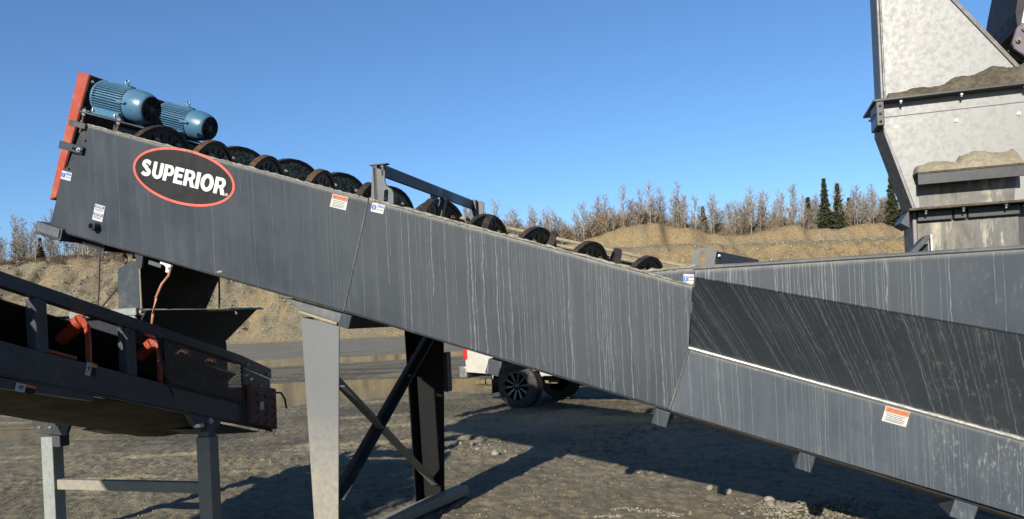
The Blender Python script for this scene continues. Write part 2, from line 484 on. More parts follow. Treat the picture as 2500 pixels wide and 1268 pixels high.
# ================================================================== ground
PUD = [(-15.0, 42.0, 17.0, 5.6, 0.05, 1), (-8.0, 21.8, 9.0, 4.9, -0.05, 2), (-9.4, 14.9, 3.4, 1.5, 0.12, 3), (-4.9, 10.75, 0.75, 0.16, 0.1, 4),
       (-7.4, 17.6, 2.0, 0.5, 0.0, 5), (6.0, 46.0, 9.0, 3.0, 0.0, 6)]
def pud_mask(X, Y):
    m = np.zeros_like(X)
    for (cx, cy, rx, ry, th, sd) in PUD:
        dx, dy = X - cx, Y - cy
        x2 = dx * math.cos(th) + dy * math.sin(th); y2 = -dx * math.sin(th) + dy * math.cos(th)
        d = np.sqrt((x2 / rx) ** 2 + (y2 / ry) ** 2) + 0.55 * fbm(X / (0.25 * rx + .3), Y / (0.25 * ry + .2), 4, 40 + sd)
        m = np.maximum(m, 1 - sstep(d, 0.72, 1.12))
    return m
def ground_z(X, Y):
    near = 1 - sstep(Y, 24, 60)
    z = 0.022 * fbm(X / 3.1, Y / 2.3, 3, 3) + 0.05 * fbm(X / 14, Y / 12, 2, 9)
    lump = fbm(X / 0.34, Y / 0.46, 4, 5, 0.6)
    z = z + near * (0.045 * np.maximum(lump, 0.0) + 0.034 * fbm(X / 0.11, Y / 0.17, 3, 6) + 0.026 * fbm(X / 0.042, Y / 0.075, 2, 8))
    clod = vnoise(X / 0.075 + 3 * vnoise(X / .3, Y / .3, 91), Y / 0.095, 90) * vnoise(X / 0.04, Y / 0.06, 92)
    patch = np.clip(0.15 + 2.6 * fbm(X / 1.6, Y / 0.9, 3, 93), 0.08, 1)
    z = z + near * 0.12 * np.maximum(clod - 0.36, 0) * patch
    # wheel ruts that sweep from left to right across the yard
    for (y0, sl, cv, w, dp, sd) in ((9.1, 0.06, .010, .16, .050, 1), (10.9, 0.05, .008, .17, .055, 2), (12.6, 0.10, .004, .20, .055, 3),
                                    (14.2, 0.09, .004, .20, .045, 4), (7.9, 0.02, .02, .13, .030, 5), (16.6, -.03, .003, .25, .05, 6), (11.6, -.12, .006, .15, .04, 7)):
        yc = y0 + sl * X + cv * X * X + 0.5 * fbm(X / 5, X * 0 + sd, 2, 60 + sd)
        d = np.abs(Y - yc)
        lug = 0.5 + 0.5 * np.sin(X * 46 + np.sign(Y - yc) * 1.2 + (Y - yc) * 20)
        msk = np.clip(0.35 + 2.6 * fbm(X / 2.2, Y / 2.2, 2, 70 + sd), 0, 1)
        dp = dp * 0.6
        z = z - msk * dp * (1 - sstep(d, w * 0.75, w)) * (0.65 + 0.35 * lug) + msk * dp * 0.7 * np.exp(-((d - w * 1.2) / (w * 0.35)) ** 2) * (0.6 + 0.8 * vnoise(X * 7, Y * 7, sd))
    z = z * (0.55 + 0.45 * near) - 0.13 * pud_mask(X, Y)
    return z - 0.01
def lines(segs):
    o = []
    for a, b, st in segs:
        o += list(np.arange(a, b, st))
    return np.array(o)
gx = lines([(-420, -80, 20), (-80, -20, 1.5), (-20, -9.5, 0.10), (-9.5, -6.5, 0.05), (-6.5, 4.0, 0.024), (4.0, 7.0, 0.06), (7, 22, 0.5), (22, 80, 3), (80, 421, 20)])
gy = lines([(-300, -20, 20), (-20, 3.0, 1.0), (3.0, 5.2, 0.2), (5.2, 5.8, 0.1), (5.8, 11.0, 0.024), (11.0, 19, 0.06), (19, 30, 0.16), (30, 60, 0.45), (60, 130, 3), (130, 421, 20)])
GX, GY = np.meshgrid(gx, gy)
GZ = ground_z(GX, GY)
def grid_object(name, X, Y, Z, mat, smooth=True):
    ny, nx = X.shape
    me = bpy.data.meshes.new(name)
    co = np.stack([X, Y, Z], -1).reshape(-1, 3)
    idx = np.arange(nx * ny).reshape(ny, nx)
    q = np.stack([idx[:-1, :-1], idx[:-1, 1:], idx[1:, 1:], idx[1:, :-1]], -1).reshape(-1, 4)
    me.vertices.add(len(co)); me.vertices.foreach_set("co", co.ravel())
    me.loops.add(q.size); me.loops.foreach_set("vertex_index", q.ravel().astype(np.int32))
    me.polygons.add(len(q)); me.polygons.foreach_set("loop_start", np.arange(0, q.size, 4, dtype=np.int32))
    me.polygons.foreach_set("use_smooth", [smooth] * len(q))
    me.update(calc_edges=True)
    me.materials.append(mat)
    o = bpy.data.objects.new(name, me); COL.objects.link(o)
    WPOS[o.name] = Vector((0, 0, 0))
    return o

def ground_mat():
    n = NT("muddy_gravel"); p = n.pos(); q = n.sep(p)
    st = n.vscale(p, (1.25, 0.75, 1.0))
    a = n.noise(st, 0.9, 6, 0.62); b = n.noise(st, 7, 5, 0.65); c = n.noise(p, 45, 4, 0.65)
    mixv = n.math('ADD', n.math('MULTIPLY', a, 0.26), n.math('ADD', n.math('MULTIPLY', b, 0.38), n.math('MULTIPLY', c, 0.36)))
    col = n.mix(n.map(mixv, 0.36, 0.62), (0.094, 0.081, 0.053), (0.262, 0.226, 0.148))
    # fine grit: pale stones in the dirt
    gv = n.voro(p, 28, out='Color'); gd = n.voro(p, 28)
    grit = n.math('MULTIPLY', n.math('GREATER_THAN', n.sep(gv)[0], 0.86), n.map(gd, 0.16, 0.30, 1.0, 0.0))
    col = n.mix(n.math('MULTIPLY', grit, n.map(b, 0.4, 0.6, 0.1, 0.7)), col, (0.27, 0.235, 0.18))
    fine = n.noise(n.vscale(p, (1.3, 0.7, 1.0)), 95, 3, 0.7)
    col = n.mix(n.map(fine, 0.52, 0.72, 0.0, 0.55), col, (0.055, 0.046, 0.030))
    col = n.mix(n.map(fine, 0.40, 0.26, 0.0, 0.35), col, (0.33, 0.29, 0.20))
    # wet dark film in the lows
    wet = n.math('MULTIPLY', n.map(n.math('ADD', q[2], n.math('MULTIPLY', n.math('SUBTRACT', a, 0.5), 0.10)), -0.085, -0.025, 1.0, 0.0), 0.7)
    col = n.mix(wet, col, (0.045, 0.037, 0.027))
    damp = n.math('MULTIPLY', n.map(n.noise(n.vscale(p, (0.5, 1.0, 1)), 0.45, 4, 0.6), 0.44, 0.60), n.map(q[1], 8.5, 13.0, 0.15, 0.75))
    col = n.mix(damp, col, (0.070, 0.059, 0.042))
    # greyer crushed gravel towards the far side
    far = n.map(q[1], 26, 60)
    g2 = n.mix(n.map(n.noise(n.vscale(p, (0.25, 1, 1)), 1.2, 5, 0.7), 0.35, 0.65), (0.125, 0.114, 0.092), (0.275, 0.252, 0.20))
    col = n.mix(n.math('MULTIPLY', far, 0.85), col, g2)
    rough = n.math('SUBTRACT', n.map(mixv, 0.35, 0.6, 0.72, 0.95), n.math('MULTIPLY', wet, 0.35), clamp=True)
    h = n.math('ADD', n.math('MULTIPLY', c, 0.6), n.math('ADD', n.math('MULTIPLY', b, 1.0), n.math('MULTIPLY', grit, 0.3)))
    return n.out(col, rough, 0, n.bump(h, 0.75, 0.035), 0.3)
M['ground'] = ground_mat()
prop(grid_object("pit_floor", GX, GY, GZ, M['ground']), "muddy rutted gravel floor of the pit under the machines", None, None, "structure")

def water_mat():
    n = NT("muddy_water"); p = n.pos()
    a = n.noise(n.vscale(p, (1.0, 2.5, 1)), 2.2, 3, 0.5)
    b = n.noise(n.vscale(p, (1.0, 2.5, 1)), 0.6, 3, 0.5)
    col = n.mix(b, (0.085, 0.066, 0.036), (0.13, 0.10, 0.056))
    m = n.out(col, n.map(b, 0.4, 0.7, 0.03, 0.10), 0, n.bump(a, 0.06, 0.02), 0.5)
    n.b.inputs["IOR"].default_value = 1.33
    return m
M['water'] = water_mat()
for i, (cx, cy, rx, ry, th, sd) in enumerate(PUD):
    mb = MB(); ring = []
    for k in range(40):
        a = 2 * math.pi * k / 40
        x, y = 1.35 * rx * math.cos(a), 1.35 * ry * math.sin(a)
        ring.append((cx + x * math.cos(th) - y * math.sin(th), cy + x * math.sin(th) + y * math.cos(th), -0.070 - 0.004 * i))
    mb.add(ring, [tuple(range(40))])
    prop(mb.build("puddle", M['water']), None, None, None, "structure")

# ================================================================== bank
def bank_z(X, Y):
    base = 116 + 5 * fbm(X / 30, X * 0 + 2, 2, 21) + 3 * fbm(X / 7, X * 0, 2, 22)
    t = (Y - base)
    right = sstep(X, -2, 14)
    top1 = 13.5 + 1.0 * fbm(X / 16, X * 0 + 5, 2, 23) + 0.6 * sstep(X, 14, 20) * (1 - sstep(X, 30, 44))
    topL = 17.0 + 1.9 * fbm(X / 9, X * 0 + 9, 3, 24)
    top = topL * (1 - right) + top1 * right
    slope = np.clip(t, 0, None) * 0.66
    rid = 1 - 2 * np.abs(fbm(X / 2.6 + 1.5 * fbm(X / 9, Y / 9, 2, 31), Y / 11, 4, 25, 0.6))
    gully = 3.0 * (rid - 0.75) + 1.6 * fbm(X / 6, Y / 5, 4, 26, 0.6) + 0.8 * fbm(X / 1.3, Y / 1.6, 3, 29, 0.6)
    z1 = slope + gully * sstep(slope, 0.5, 4)
    k = 1.2
    z = -np.log(np.exp(-np.clip(z1, -2, 60) / k) + np.exp(-top / k)) * k
    # second lift behind the bench on the right hand side
    t2 = Y - (146 + 4 * fbm(X / 12, X * 0 + 3, 2, 27))
    hump = 2.2 * np.exp(-((X - 27) / 10.0) ** 2) + 1.0 * np.exp(-((X - 56) / 6.0) ** 2) + 0.9 * np.exp(-((X - 70) / 5.0) ** 2) + 2.5
    z = z + right * hump * sstep(t2 + 5 * fbm(X / 4, Y / 30, 3, 41), -2, 2.2) + (1.3 * fbm(X / 2.2, Y / 2.2, 4, 28, 0.65) + 1.3 * np.maximum(0, fbm(X / 5, Y / 4, 3, 33))) * sstep(t, 0, 4)
    # mounds on the left crest
    z = z + (1 - right) * (1.2 * np.exp(-((X + 63) / 4.0) ** 2 - ((Y - 139) / 4.0) ** 2) + 1.6 * np.exp(-((X + 74) / 5.0) ** 2 - ((Y - 146) / 5.0) ** 2))
    return np.where(t < 0, np.maximum(-0.35, 0.25 * t), z - 0.1) + 0.03 * np.clip(Y - 170, 0, None)
bx_ = np.concatenate([np.arange(-330, -105, 8.0), np.arange(-105, 100, 0.55), np.arange(100, 330, 8.0)])
by_ = np.concatenate([np.arange(108, 160, 0.5), np.arange(160, 420, 6.0)])
BX, BY = np.meshgrid(bx_, by_)
BZ = bank_z(BX, BY)
def bank_mat():
    n = NT("gravel_bank_earth"); p = n.pos(); q = n.sep(p)
    a = n.noise(p, 0.10, 5, 0.65); b = n.noise(p, 0.55, 6, 0.7); c = n.noise(p, 3.0, 4, 0.7)
    run = n.noise(n.vscale(p, (1.1, 0.15, 0.12)), 1.0, 5, 0.7)
    k = n.math('ADD', n.math('MULTIPLY', a, 0.45), n.math('ADD', n.math('MULTIPLY', b, 0.3), n.math('MULTIPLY', run, 0.25)))
    k = n.math('ADD', k, n.map(q[0], -40.0, 10.0, -0.05, 0.05))
    col = n.mix(n.map(k, 0.42, 0.56), (0.195, 0.172, 0.118), (0.275, 0.202, 0.104))
    col = n.mix(n.math('MULTIPLY', n.map(c, 0.40, 0.66), 0.70), col, (0.095, 0.076, 0.048))  # crevice shade put into the colour by noise
    # pale cobbles
    v = n.voro(p, 3.4, out='Color'); d = n.voro(p, 3.4)
    cob = n.math('MULTIPLY', n.math('GREATER_THAN', n.sep(v)[0], 0.72), n.map(d, 0.22, 0.40, 1.0, 0.0))
    col = n.mix(n.math('MULTIPLY', cob, n.map(b, 0.35, 0.6, 0.2, 0.85)), col, (0.38, 0.345, 0.275))
    # grey bench
    bench = n.math('MULTIPLY', n.map(q[2], 12.6, 13.3), n.map(q[2], 14.2, 14.8, 1.0, 0.0))
    bench = n.math('MULTIPLY', bench, n.map(q[0], 4.0, 14.0))
    col = n.mix(n.math('MULTIPLY', bench, 0.45), col, (0.165, 0.152, 0.122))
    # trodden turf on top
    top = n.map(n.math('ADD', q[2], n.math('MULTIPLY', b, 2.5)), 17.2, 18.8)
    col = n.mix(n.math('MULTIPLY', top, n.map(q[0], -30.0, 0.0, 0.8, 0.12)), col, (0.10, 0.070, 0.042))
    h = n.math('ADD', b, n.math('ADD', n.math('MULTIPLY', c, 0.5), n.math('MULTIPLY', cob, 0.35)))
    return n.out(col, 0.95, 0, n.bump(h, 0.9, 0.30), 0.2)
M['bank'] = bank_mat()
prop(grid_object("gravel_bank", BX, BY, BZ, M['bank']), "ochre and grey cut gravel bank closing the pit", None, None, "structure")

# ================================================================== trees
def bark_mat(name, c1, c2):
    n = NT(name); p = n.pos()
    a = n.noise(p, 3.0, 3, 0.6)
    return n.out(n.mix(n.map(a, 0.35, 0.65), c1, c2), 0.85, 0, None, 0.2)
M['birch'] = bark_mat("pale_bark", (0.20, 0.185, 0.16), (0.40, 0.375, 0.335))
M['twig'] = bark_mat("bare_twigs", (0.200, 0.176, 0.152), (0.370, 0.332, 0.290))
M['twig_brown'] = bark_mat("brown_twigs", (0.190, 0.145, 0.100), (0.310, 0.245, 0.175))
M['needles'] = bark_mat("spruce_needles", (0.026, 0.036, 0.017), (0.085, 0.088, 0.042))
M['brush'] = bark_mat("dry_brush", (0.105, 0.076, 0.052), (0.20, 0.150, 0.105))

def cone3(vs_, fs, p, q, r, r2=0.0):
    d = (q - p)
    x = d.cross(Vector((0.37, 0.52, 0.77)))
    if x.length < 1e-5: x = Vector((1, 0, 0))
    x.normalize(); y = d.normalized().cross(x)
    k = len(vs_)
    for i in range(3):
        a = 2.094 * i
        vs_.append(p + (x * math.cos(a) + y * math.sin(a)) * r)
    if r2 <= 0:
        vs_.append(q)
        fs += [(k, k + 1, k + 3), (k + 1, k + 2, k + 3), (k + 2, k, k + 3)]
    else:
        for i in range(3):
            a = 2.094 * i
            vs_.append(q + (x * math.cos(a) + y * math.sin(a)) * r2)
        fs += [(k + i, k + (i + 1) % 3, k + 3 + (i + 1) % 3, k + 3 + i) for i in range(3)]
def raw_mesh(name, vs_, fs, mat):
    me = bpy.data.meshes.new(name)
    me.from_pydata([tuple(q) for q in vs_], [], fs)
    me.materials.append(mat)
    return me
def bare_tree(seed, H, spread, nb, dens, crown_from, twigmat):
    rg = random.Random(seed)
    tv, tf, cv, cf = [], [], [], []
    pts = []
    x = y = 0.0
    for i in range(8):
        t = i / 7
        pts.append(Vector((x, y, t * H)))
        x += rg.uniform(-.05, .05) * H / 8; y += rg.uniform(-.05, .05) * H / 8
    r0 = 0.006 * H + 0.010
    for i in range(7):
        cone3(tv, tf, pts[i], pts[i + 1], r0 * (1 - i / 7.4), r0 * (1 - (i + 1) / 7.4))
    if rg.random() < 0.35:                          # a fork
        k = rg.randint(2, 4); q = pts[k] + Vector((rg.uniform(-1, 1) * .16 * H, rg.uniform(-1, 1) * .1 * H, (0.86 - k / 7) * H))
        cone3(tv, tf, pts[k], q, r0 * 0.55, 0.01)
    for b in range(nb):
        t = crown_from + (1 - crown_from) * (b + rg.random()) / nb
        f = t * 7; i = min(6, int(f)); p = pts[i].lerp(pts[i + 1], f - i)
        az = rg.uniform(0, 6.283); el = R(rg.uniform(12, 58))
        L = spread * H * (0.35 + 0.65 * math.sin(min(1, (1 - t) * 1.35 + 0.12) * 1.57)) * rg.uniform(.55, 1.1)
        d = Vector((math.cos(az) * math.cos(el), math.sin(az) * math.cos(el), math.sin(el)))
        m = p + d * L * 0.5 + Vector((0, 0, 0.04 * L)); q = m + (d + Vector((rg.uniform(-.3, .3), rg.uniform(-.3, .3), 0.35))).normalized() * L * 0.5
        cone3(cv, cf, p, m, 0.032, 0.024); cone3(cv, cf, m, q, 0.024)
        for k in range(int(dens * (0.6 + L / (spread * H)))):
            s_ = rg.random() ** .75
            o = p.lerp(m, s_ * 2) if s_ < .5 else m.lerp(q, s_ * 2 - 1)
            a2 = rg.uniform(0, 6.283); tl = rg.uniform(.18, .42) * (0.40 + 0.4 * L)
            dd = (d * 0.55 + Vector((math.cos(a2) * .8, math.sin(a2) * .8, rg.uniform(-.1, .9)))).normalized()
            e = o + dd * tl
            cone3(cv, cf, o, e, 0.023)
            if rg.random() < .6:
                e2 = o.lerp(e, .55) + Vector((rg.uniform(-.5, .5), rg.uniform(-.5, .5), rg.uniform(.0, .5))) * tl * .7
                cone3(cv, cf, o.lerp(e, .55), e2, 0.020)
    return (raw_mesh("trunk", tv, tf, M['birch']), raw_mesh("crown", cv, cf, twigmat))
def spruce(seed, H, W):
    rg = random.Random(seed)
    tv, tf, cv, cf = [], [], [], []
    cone3(tv, tf, Vector((0, 0, 0)), Vector((0, 0, H)), 0.018 * H + .02, 0.01)
    lv = int(H * 3.6)
    for i in range(lv):
        t = (i + rg.random() * .6) / lv
        z = H * (0.07 + 0.93 * t)
        rad = W * (1 - t) ** 1.0 * rg.uniform(.60, 1.15) + 0.06
        nbr = rg.randint(9, 13)
        for b in range(nbr):
            az = rg.uniform(0, 6.283); L = rad * rg.uniform(.6, 1.1)
            dr = Vector((math.cos(az), math.sin(az), 0)); sd = Vector((-math.sin(az), math.cos(az), 0))
            for s_ in np.linspace(.12, 1, 6):
                c = Vector((0, 0, z)) + dr * (L * s_) + Vector((0, 0, -.34 * L * s_ + .20 * L * s_ * s_ + rg.uniform(-.04, .04)))
                for kk in range(3):
                    w = (0.26 + 0.20 * (1 - s_)) * (0.55 + rad * .45) * rg.uniform(.7, 1.3)
                    dd = (sd * rg.uniform(-1, 1) + dr * rg.uniform(.1, .8) + Vector((0, 0, rg.uniform(-.55, .25)))).normalized()
                    nn = dd.cross(Vector((rg.uniform(-1, 1), rg.uniform(-1, 1), rg.uniform(-1, 1)))).normalized() * w * .40
                    k = len(cv)
                    cv += [c + nn, c - nn, c + dd * w * 1.4]
                    cf.append((k, k + 1, k + 2))
    return (raw_mesh("trunk", tv, tf, M['birch']), raw_mesh("crown", cv, cf, M['needles']))
rt = random.Random(5)
BARE = [bare_tree(100 + i, h, sp, nb, dn, cf_, M[m]) for i, (h, sp, nb, dn, cf_, m) in enumerate((
    (8.2, .26, 50, 24, .16, 'twig'), (9.2, .22, 56, 22, .22, 'twig'), (7.0, .30, 48, 24, .10, 'twig'), (6.2, .34, 46, 26, .05, 'twig_brown'),
    (8.8, .24, 50, 20, .28, 'twig'), (5.4, .38, 44, 26, .03, 'twig_brown'), (7.6, .27, 50, 22, .18, 'twig'), (9.8, .19, 50, 20, .28, 'twig')))]
def lookup(xs, ys, Z, x, y):
    i = min(max(int(np.searchsorted(xs, x)) - 1, 0), len(xs) - 2); j = min(max(int(np.searchsorted(ys, y)) - 1, 0), len(ys) - 2)
    a, b = (x - xs[i]) / (xs[i + 1] - xs[i]), (y - ys[j]) / (ys[j + 1] - ys[j])
    return float((Z[j, i] * (1 - a) + Z[j, i + 1] * a) * (1 - b) + (Z[j + 1, i] * (1 - a) + Z[j + 1, i + 1] * a) * b)
def zbank(x, y): return lookup(bx_, by_, BZ, x, y)
def plant(name, label, cat, meshes, x, y, sc, rz, group=None, sink=0.1):
    z = zbank(x, y) - sink
    t = thing(name, label, cat, (x, y, z), group)
    t.rotation_euler = (0, 0, rz); t.scale = (sc, sc, sc)
    for me in meshes:
        o = bpy.data.objects.new(me.name, me); COL.objects.link(o); o.parent = t
    return t
def in_view(x, y):        # stretches of the bank that the machines leave open to the camera
    px = 1250 + 1850 * x / y
    return px < 345 or 1150 < px < 2260 or px > 2478
cnt = 0
while cnt < 290:
    y = 142 + 30 * rt.random() ** 1.6
    px = rt.choice((rt.uniform(-60, 345), rt.uniform(1150, 2260), rt.uniform(1150, 2260), rt.uniform(1150, 2260)))
    x = (px - 1250) / 1850 * y
    if x > -2 and y < 150: y += 9; x = (px - 1250) / 1850 * y
    k = rt.choice((0, 1, 2, 3, 3, 4, 5, 6, 7, 0, 1, 6) if px > 900 else (0, 1, 1, 4, 7, 7, 6, 2))
    if 1150 < px < 1560 and rt.random() < .45: k = rt.choice((3, 5))
    left = px < 900
    plant("bare_tree", "leafless pale-barked tree in the thin wood on the bank's left crest" if left else "leafless grey-brown tree in the wood along the bank's right crest",
          "tree", BARE[k], x, y, rt.uniform(.66, 1.0) * (1.0 if px > 900 else 1.06), rt.uniform(0, 6.28),
          "bare trees left of the machine" if left else "bare trees right of the machine")
    cnt += 1
SPR = [spruce(1, 9.0, 1.5), spruce(2, 8.5, 1.35), spruce(3, 6.0, 1.3)]
for (px, y, m, sc, lab) in ((2026, 149.5, 0, 1.14, "tall dark spruce on the crest, left one of the close pair"), (2058, 150.5, 1, 1.12, "tall dark spruce on the crest, right one of the close pair"),
                            (2190, 150, 0, 1.22, "broad tall spruce just left of the steel chute"), (1985, 156, 2, 1.30, "short spruce just left of the tall pair"),
                            (2085, 156, 2, 1.05, "small spruce just right of the tall pair"), (1728, 156, 2, 1.05, "small dark spruce among bare trees above the ochre mound"),
                            (1868, 157, 2, 1.0, "small spruce halfway between the ochre mound and the spruce pair"), (108, 146, 2, 0.85, "small dark spruce under the washer's discharge end at left")):
    plant("spruce_tree", lab, "tree", SPR[m], (px - 1250) / 1850 * y, y, sc, rt.uniform(0, 6), "spruces on the bank")

# the wood behind, one mass
wv, wf = [], []
for i in range(560):
    y = rt.uniform(168, 195); px = rt.choice((rt.uniform(-80, 360), rt.uniform(1130, 2300), rt.uniform(1130, 2300), rt.uniform(2470, 2560)))
    x = (px - 1250) / 1850 * y; z0 = zbank(x, y) - .3; H = rt.uniform(5.5, 9.5)
    p = Vector((x, y, z0)); q = p + Vector((rt.uniform(-.4, .4), 0, H))
    cone3(wv, wf, p, q, .07, .02)
    for b in range(170):
        t = rt.uniform(.1, 1); o = p.lerp(q, t); a = rt.uniform(0, 6.28); L = rt.uniform(.3, 1.3) * (1.15 - t)
        cone3(wv, wf, o, o + Vector((math.cos(a) * L, math.sin(a) * L, rt.uniform(.2, 1.1) * L + .1)), .026)
o = bpy.data.objects.new("far_wood", raw_mesh("far_wood", wv, wf, M['twig'])); COL.objects.link(o)
prop(o, "thicket of leafless trees behind the front row on the bank", "wood", None, "stuff")
# brush along the crest
wv, wf = [], []
for i in range(4600):
    px = rt.choice((rt.uniform(-80, 420), rt.uniform(1130, 2300), rt.uniform(1130, 2300)))
    y = rt.uniform(138.5, 150) if px < 900 else rt.uniform(151, 166)
    if px < 900 and vnoise(np.array([px / 60.]), np.array([y / 6.]), 3)[0] < .25: continue
    x = (px - 1250) / 1850 * y; z0 = zbank(x, y) - .1; s_ = rt.uniform(.4, 1.15) * (0.8 if px < 900 else 1.0)
    for b in range(13):
        a = rt.uniform(0, 6.28); rr = rt.uniform(0, .4)
        p = Vector((x + rr * math.cos(a), y + rr * math.sin(a), z0))
        cone3(wv, wf, p, p + Vector((math.cos(a) * .55 * s_ * rt.random(), math.sin(a) * .5 * s_ * rt.random(), s_ * rt.uniform(.5, 1.2))), .032)
o = bpy.data.objects.new("dry_brush", raw_mesh("dry_brush", wv, wf, M['brush'])); COL.objects.link(o)
prop(o, "brown leafless brush along the top of the bank", "brush", None, "stuff")

wv, wf = [], []
for i in range(5200):
    px = rt.choice((rt.uniform(-80, 420), rt.uniform(1130, 2300), rt.uniform(1130, 2300), rt.uniform(1130, 2300)))
    y = rt.uniform(146, 156) if px < 900 else rt.uniform(154, 168)
    x = (px - 1250) / 1850 * y; z0 = zbank(x, y) - .1
    s_ = rt.uniform(1.2, 3.6) * (0.5 if px < 900 else (1.4 if px < 1620 else 1.05))
    for b in range(9):
        a = rt.uniform(0, 6.28); rr = rt.uniform(0, .5)
        p = Vector((x + rr * math.cos(a), y + rr * math.sin(a), z0))
        q = p + Vector((math.cos(a) * .30 * s_ * rt.random(), math.sin(a) * .3 * s_ * rt.random(), s_ * rt.uniform(.6, 1.1)))
        cone3(wv, wf, p, q, .024)
        for k in range(7):
            o_ = p.lerp(q, rt.uniform(.2, .95)); a2 = rt.uniform(0, 6.28); L = rt.uniform(.2, .6) * (s_ * .35 + .2)
            cone3(wv, wf, o_, o_ + Vector((math.cos(a2) * L * .7, math.sin(a2) * L * .7, L * .8)), .025)
o = bpy.data.objects.new("thicket", raw_mesh("thicket", wv, wf, M['twig_brown'])); COL.objects.link(o)
prop(o, "tall brown leafless shrubs filling in under the trees on the bank", "thicket", None, "stuff")

# loose cobbles and boulders on the face of the bank
wv, wf = [], []
for i in range(5200):
    px = rt.choice((rt.uniform(-60, 760), rt.uniform(-60, 760), rt.uniform(1150, 2260)))
    y = rt.uniform(117, 146); x = (px - 1250) / 1850 * y; z0 = zbank(x, y)
    if z0 < .4: continue
    r_ = .07 + .22 * rt.random() ** 3
    k = len(wv)
    for d in ((1, 0, 0), (-1, 0, 0), (0, 1, 0), (0, -1, 0), (0, 0, 1), (0, 0, -1)):
        wv.append(Vector((x, y, z0 + r_ * .3)) + Vector(d) * r_ * rt.uniform(.6, 1.3))
    wf += [(k, k + 2, k + 4), (k + 2, k + 1, k + 4), (k + 1, k + 3, k + 4), (k + 3, k, k + 4), (k + 2, k, k + 5), (k + 1, k + 2, k + 5), (k + 3, k + 1, k + 5), (k, k + 3, k + 5)]
M['cobble'] = bark_mat("bank_cobble", (0.15, 0.135, 0.105), (0.38, 0.35, 0.285))
o = bpy.data.objects.new("bank_stones", raw_mesh("bank_stones", wv, wf, M['cobble'])); COL.objects.link(o)
prop(o, "loose cobbles strewn over the face of the gravel bank", "gravel", None, "stuff")

# ================================================================== washer
LINE_TOP = lambda u: 3.342 - (u + 4.8) * 0.3361
wash = thing("screw_washer", "long grey inclined twin-screw washer with two blue motors at its raised end", "washer", S(-2.85, 5.6, 0))
TH = 0.012
def plate(name, pts, mat, parent, v=V0, th=TH, off=LINE_TOP, bevel=0.003):
    mb = MB().prism([S(u, v, z) for u, z in pts], DV * th)
    return mb.build(name, mat, parent, bevel, uvf=site_uv(off))
# near side, head section and middle section
head = [(-4.800, 3.342), (-2.424, 2.543), (-2.652, 1.792), (-5.085, 2.528), (-5.225, 2.60), (-5.10, 2.93), (-5.064, 3.022), (-4.992, 3.059), (-4.915, 3.109), (-4.872, 3.165)]
mid = [(-2.416, 2.541), (-0.285, 1.822), (-0.328, 1.448), (-0.460, 1.082), (-2.644, 1.790)]
plate("side_plate", head, M['plate_a'], wash)
plate("side_plate", mid, M['plate_b'], wash)
plate("side_plate", [(-0.575, 1.926), (-0.262, 1.932), (-0.283, 1.829)], M['plate_b'], wash, off=lambda u: 1.93)
low_top = lambda u: 1.451 - (u + 0.325) * 0.3200
low_bot = lambda u: 1.075 - (u + 0.455) * 0.3262
UE = 2.75
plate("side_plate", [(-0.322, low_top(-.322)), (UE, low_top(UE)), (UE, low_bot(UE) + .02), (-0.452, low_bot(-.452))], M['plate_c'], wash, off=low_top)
# seam beads between the sections
for (p, q) in (((-2.420, 2.542), (-2.648, 1.79)), ((-0.326, 1.44), (-0.457, 1.08))):
    MB().tube([S(p[0], V0 - .002, p[1]), S(q[0], V0 - .002, q[1])], 0.006, 6).build("seam_flange", M['grey_light'], wash)
# bent lower edge: rolled corner and floor
def floor_sweep(u0, z0, u1, z1, mat, bl=0.0):
    prof = [(0.0, 0.0), (0.003, -0.007), (0.012, -0.012), (0.06, -0.014 - bl * .6), (0.42, -0.03 - bl), (0.95, -0.02), (1.48, -0.03 - bl), (1.84, -0.014 - bl * .6), (1.888, -0.012), (1.897, -0.007), (1.90, 0.0)]
    mb = MB(); n = len(prof)
    vs_ = [S(u0 + 0.3 * dz, V0 + dv, z0 + dz) for dv, dz in prof] + [S(u1 + 0.3 * dz, V0 + dv, z1 + dz) for dv, dz in prof]
    mb.add(vs_, [(i, i + 1, n + i + 1, n + i) for i in range(n - 1)])
    o = mb.build("trough_floor", mat, wash, smooth=True, uvf=site_uv(LINE_TOP), recalc=False)
    return o
floor_sweep(-5.06, 2.521, -2.652, 1.792, M['grey'])
floor_sweep(-2.645, 1.790, -0.462, 1.082, M['grey'])
floor_sweep(-0.455, 1.075, UE, low_bot(UE), M['dark'], 0.03)  # charcoal puts the belly's shade into the lower floor's colour
# far side
mb = MB().prism([S(u, V1, z) for u, z in [(-4.80, 3.342), (-0.285, 1.822), (-0.20, 1.90), (UE, 1.90), (UE, low_bot(UE)), (-0.455, 1.075), (-5.075, 2.525)]], DV * TH)
mb.build("side_plate", M['grey'], wash)
# caked rims
def rim(p, q, v, seed, r=0.011, lump=0.006, step=0.025):
    rg = random.Random(seed); p, q = Vector(p), Vector(q)
    n = max(2, int((q - p).length / step)); path, rad = [], []
    for i in range(n + 1):
        path.append(p.lerp(q, i / n) + DZ * rg.uniform(-.003, .004)); rad.append(r + rg.uniform(0, lump) * (1 if rg.random() < .7 else 1.8))
    return MB().tube(path, rad, 7).build("rim_bar", M['rim'], wash, smooth=True)
rim(S(-4.80, V0, 3.344), S(-2.424, V0, 2.545), V0, 1, .0045, .003)
rim(S(-2.41, V0, 2.543), S(-0.575, V0, 1.930), V0, 2, .006, .004)
rim(S(-0.575, V0 + .002, 1.928), S(-0.285, V0 - .004, 1.826), V0, 3, .004, .002)
rim(S(-0.575, V0, 1.932), S(-0.262, V0, 1.938), V0, 4, .007, .005)
rim(S(-4.8, V1, 3.344), S(-0.285, V1, 1.826), V1, 5, .012, .008)
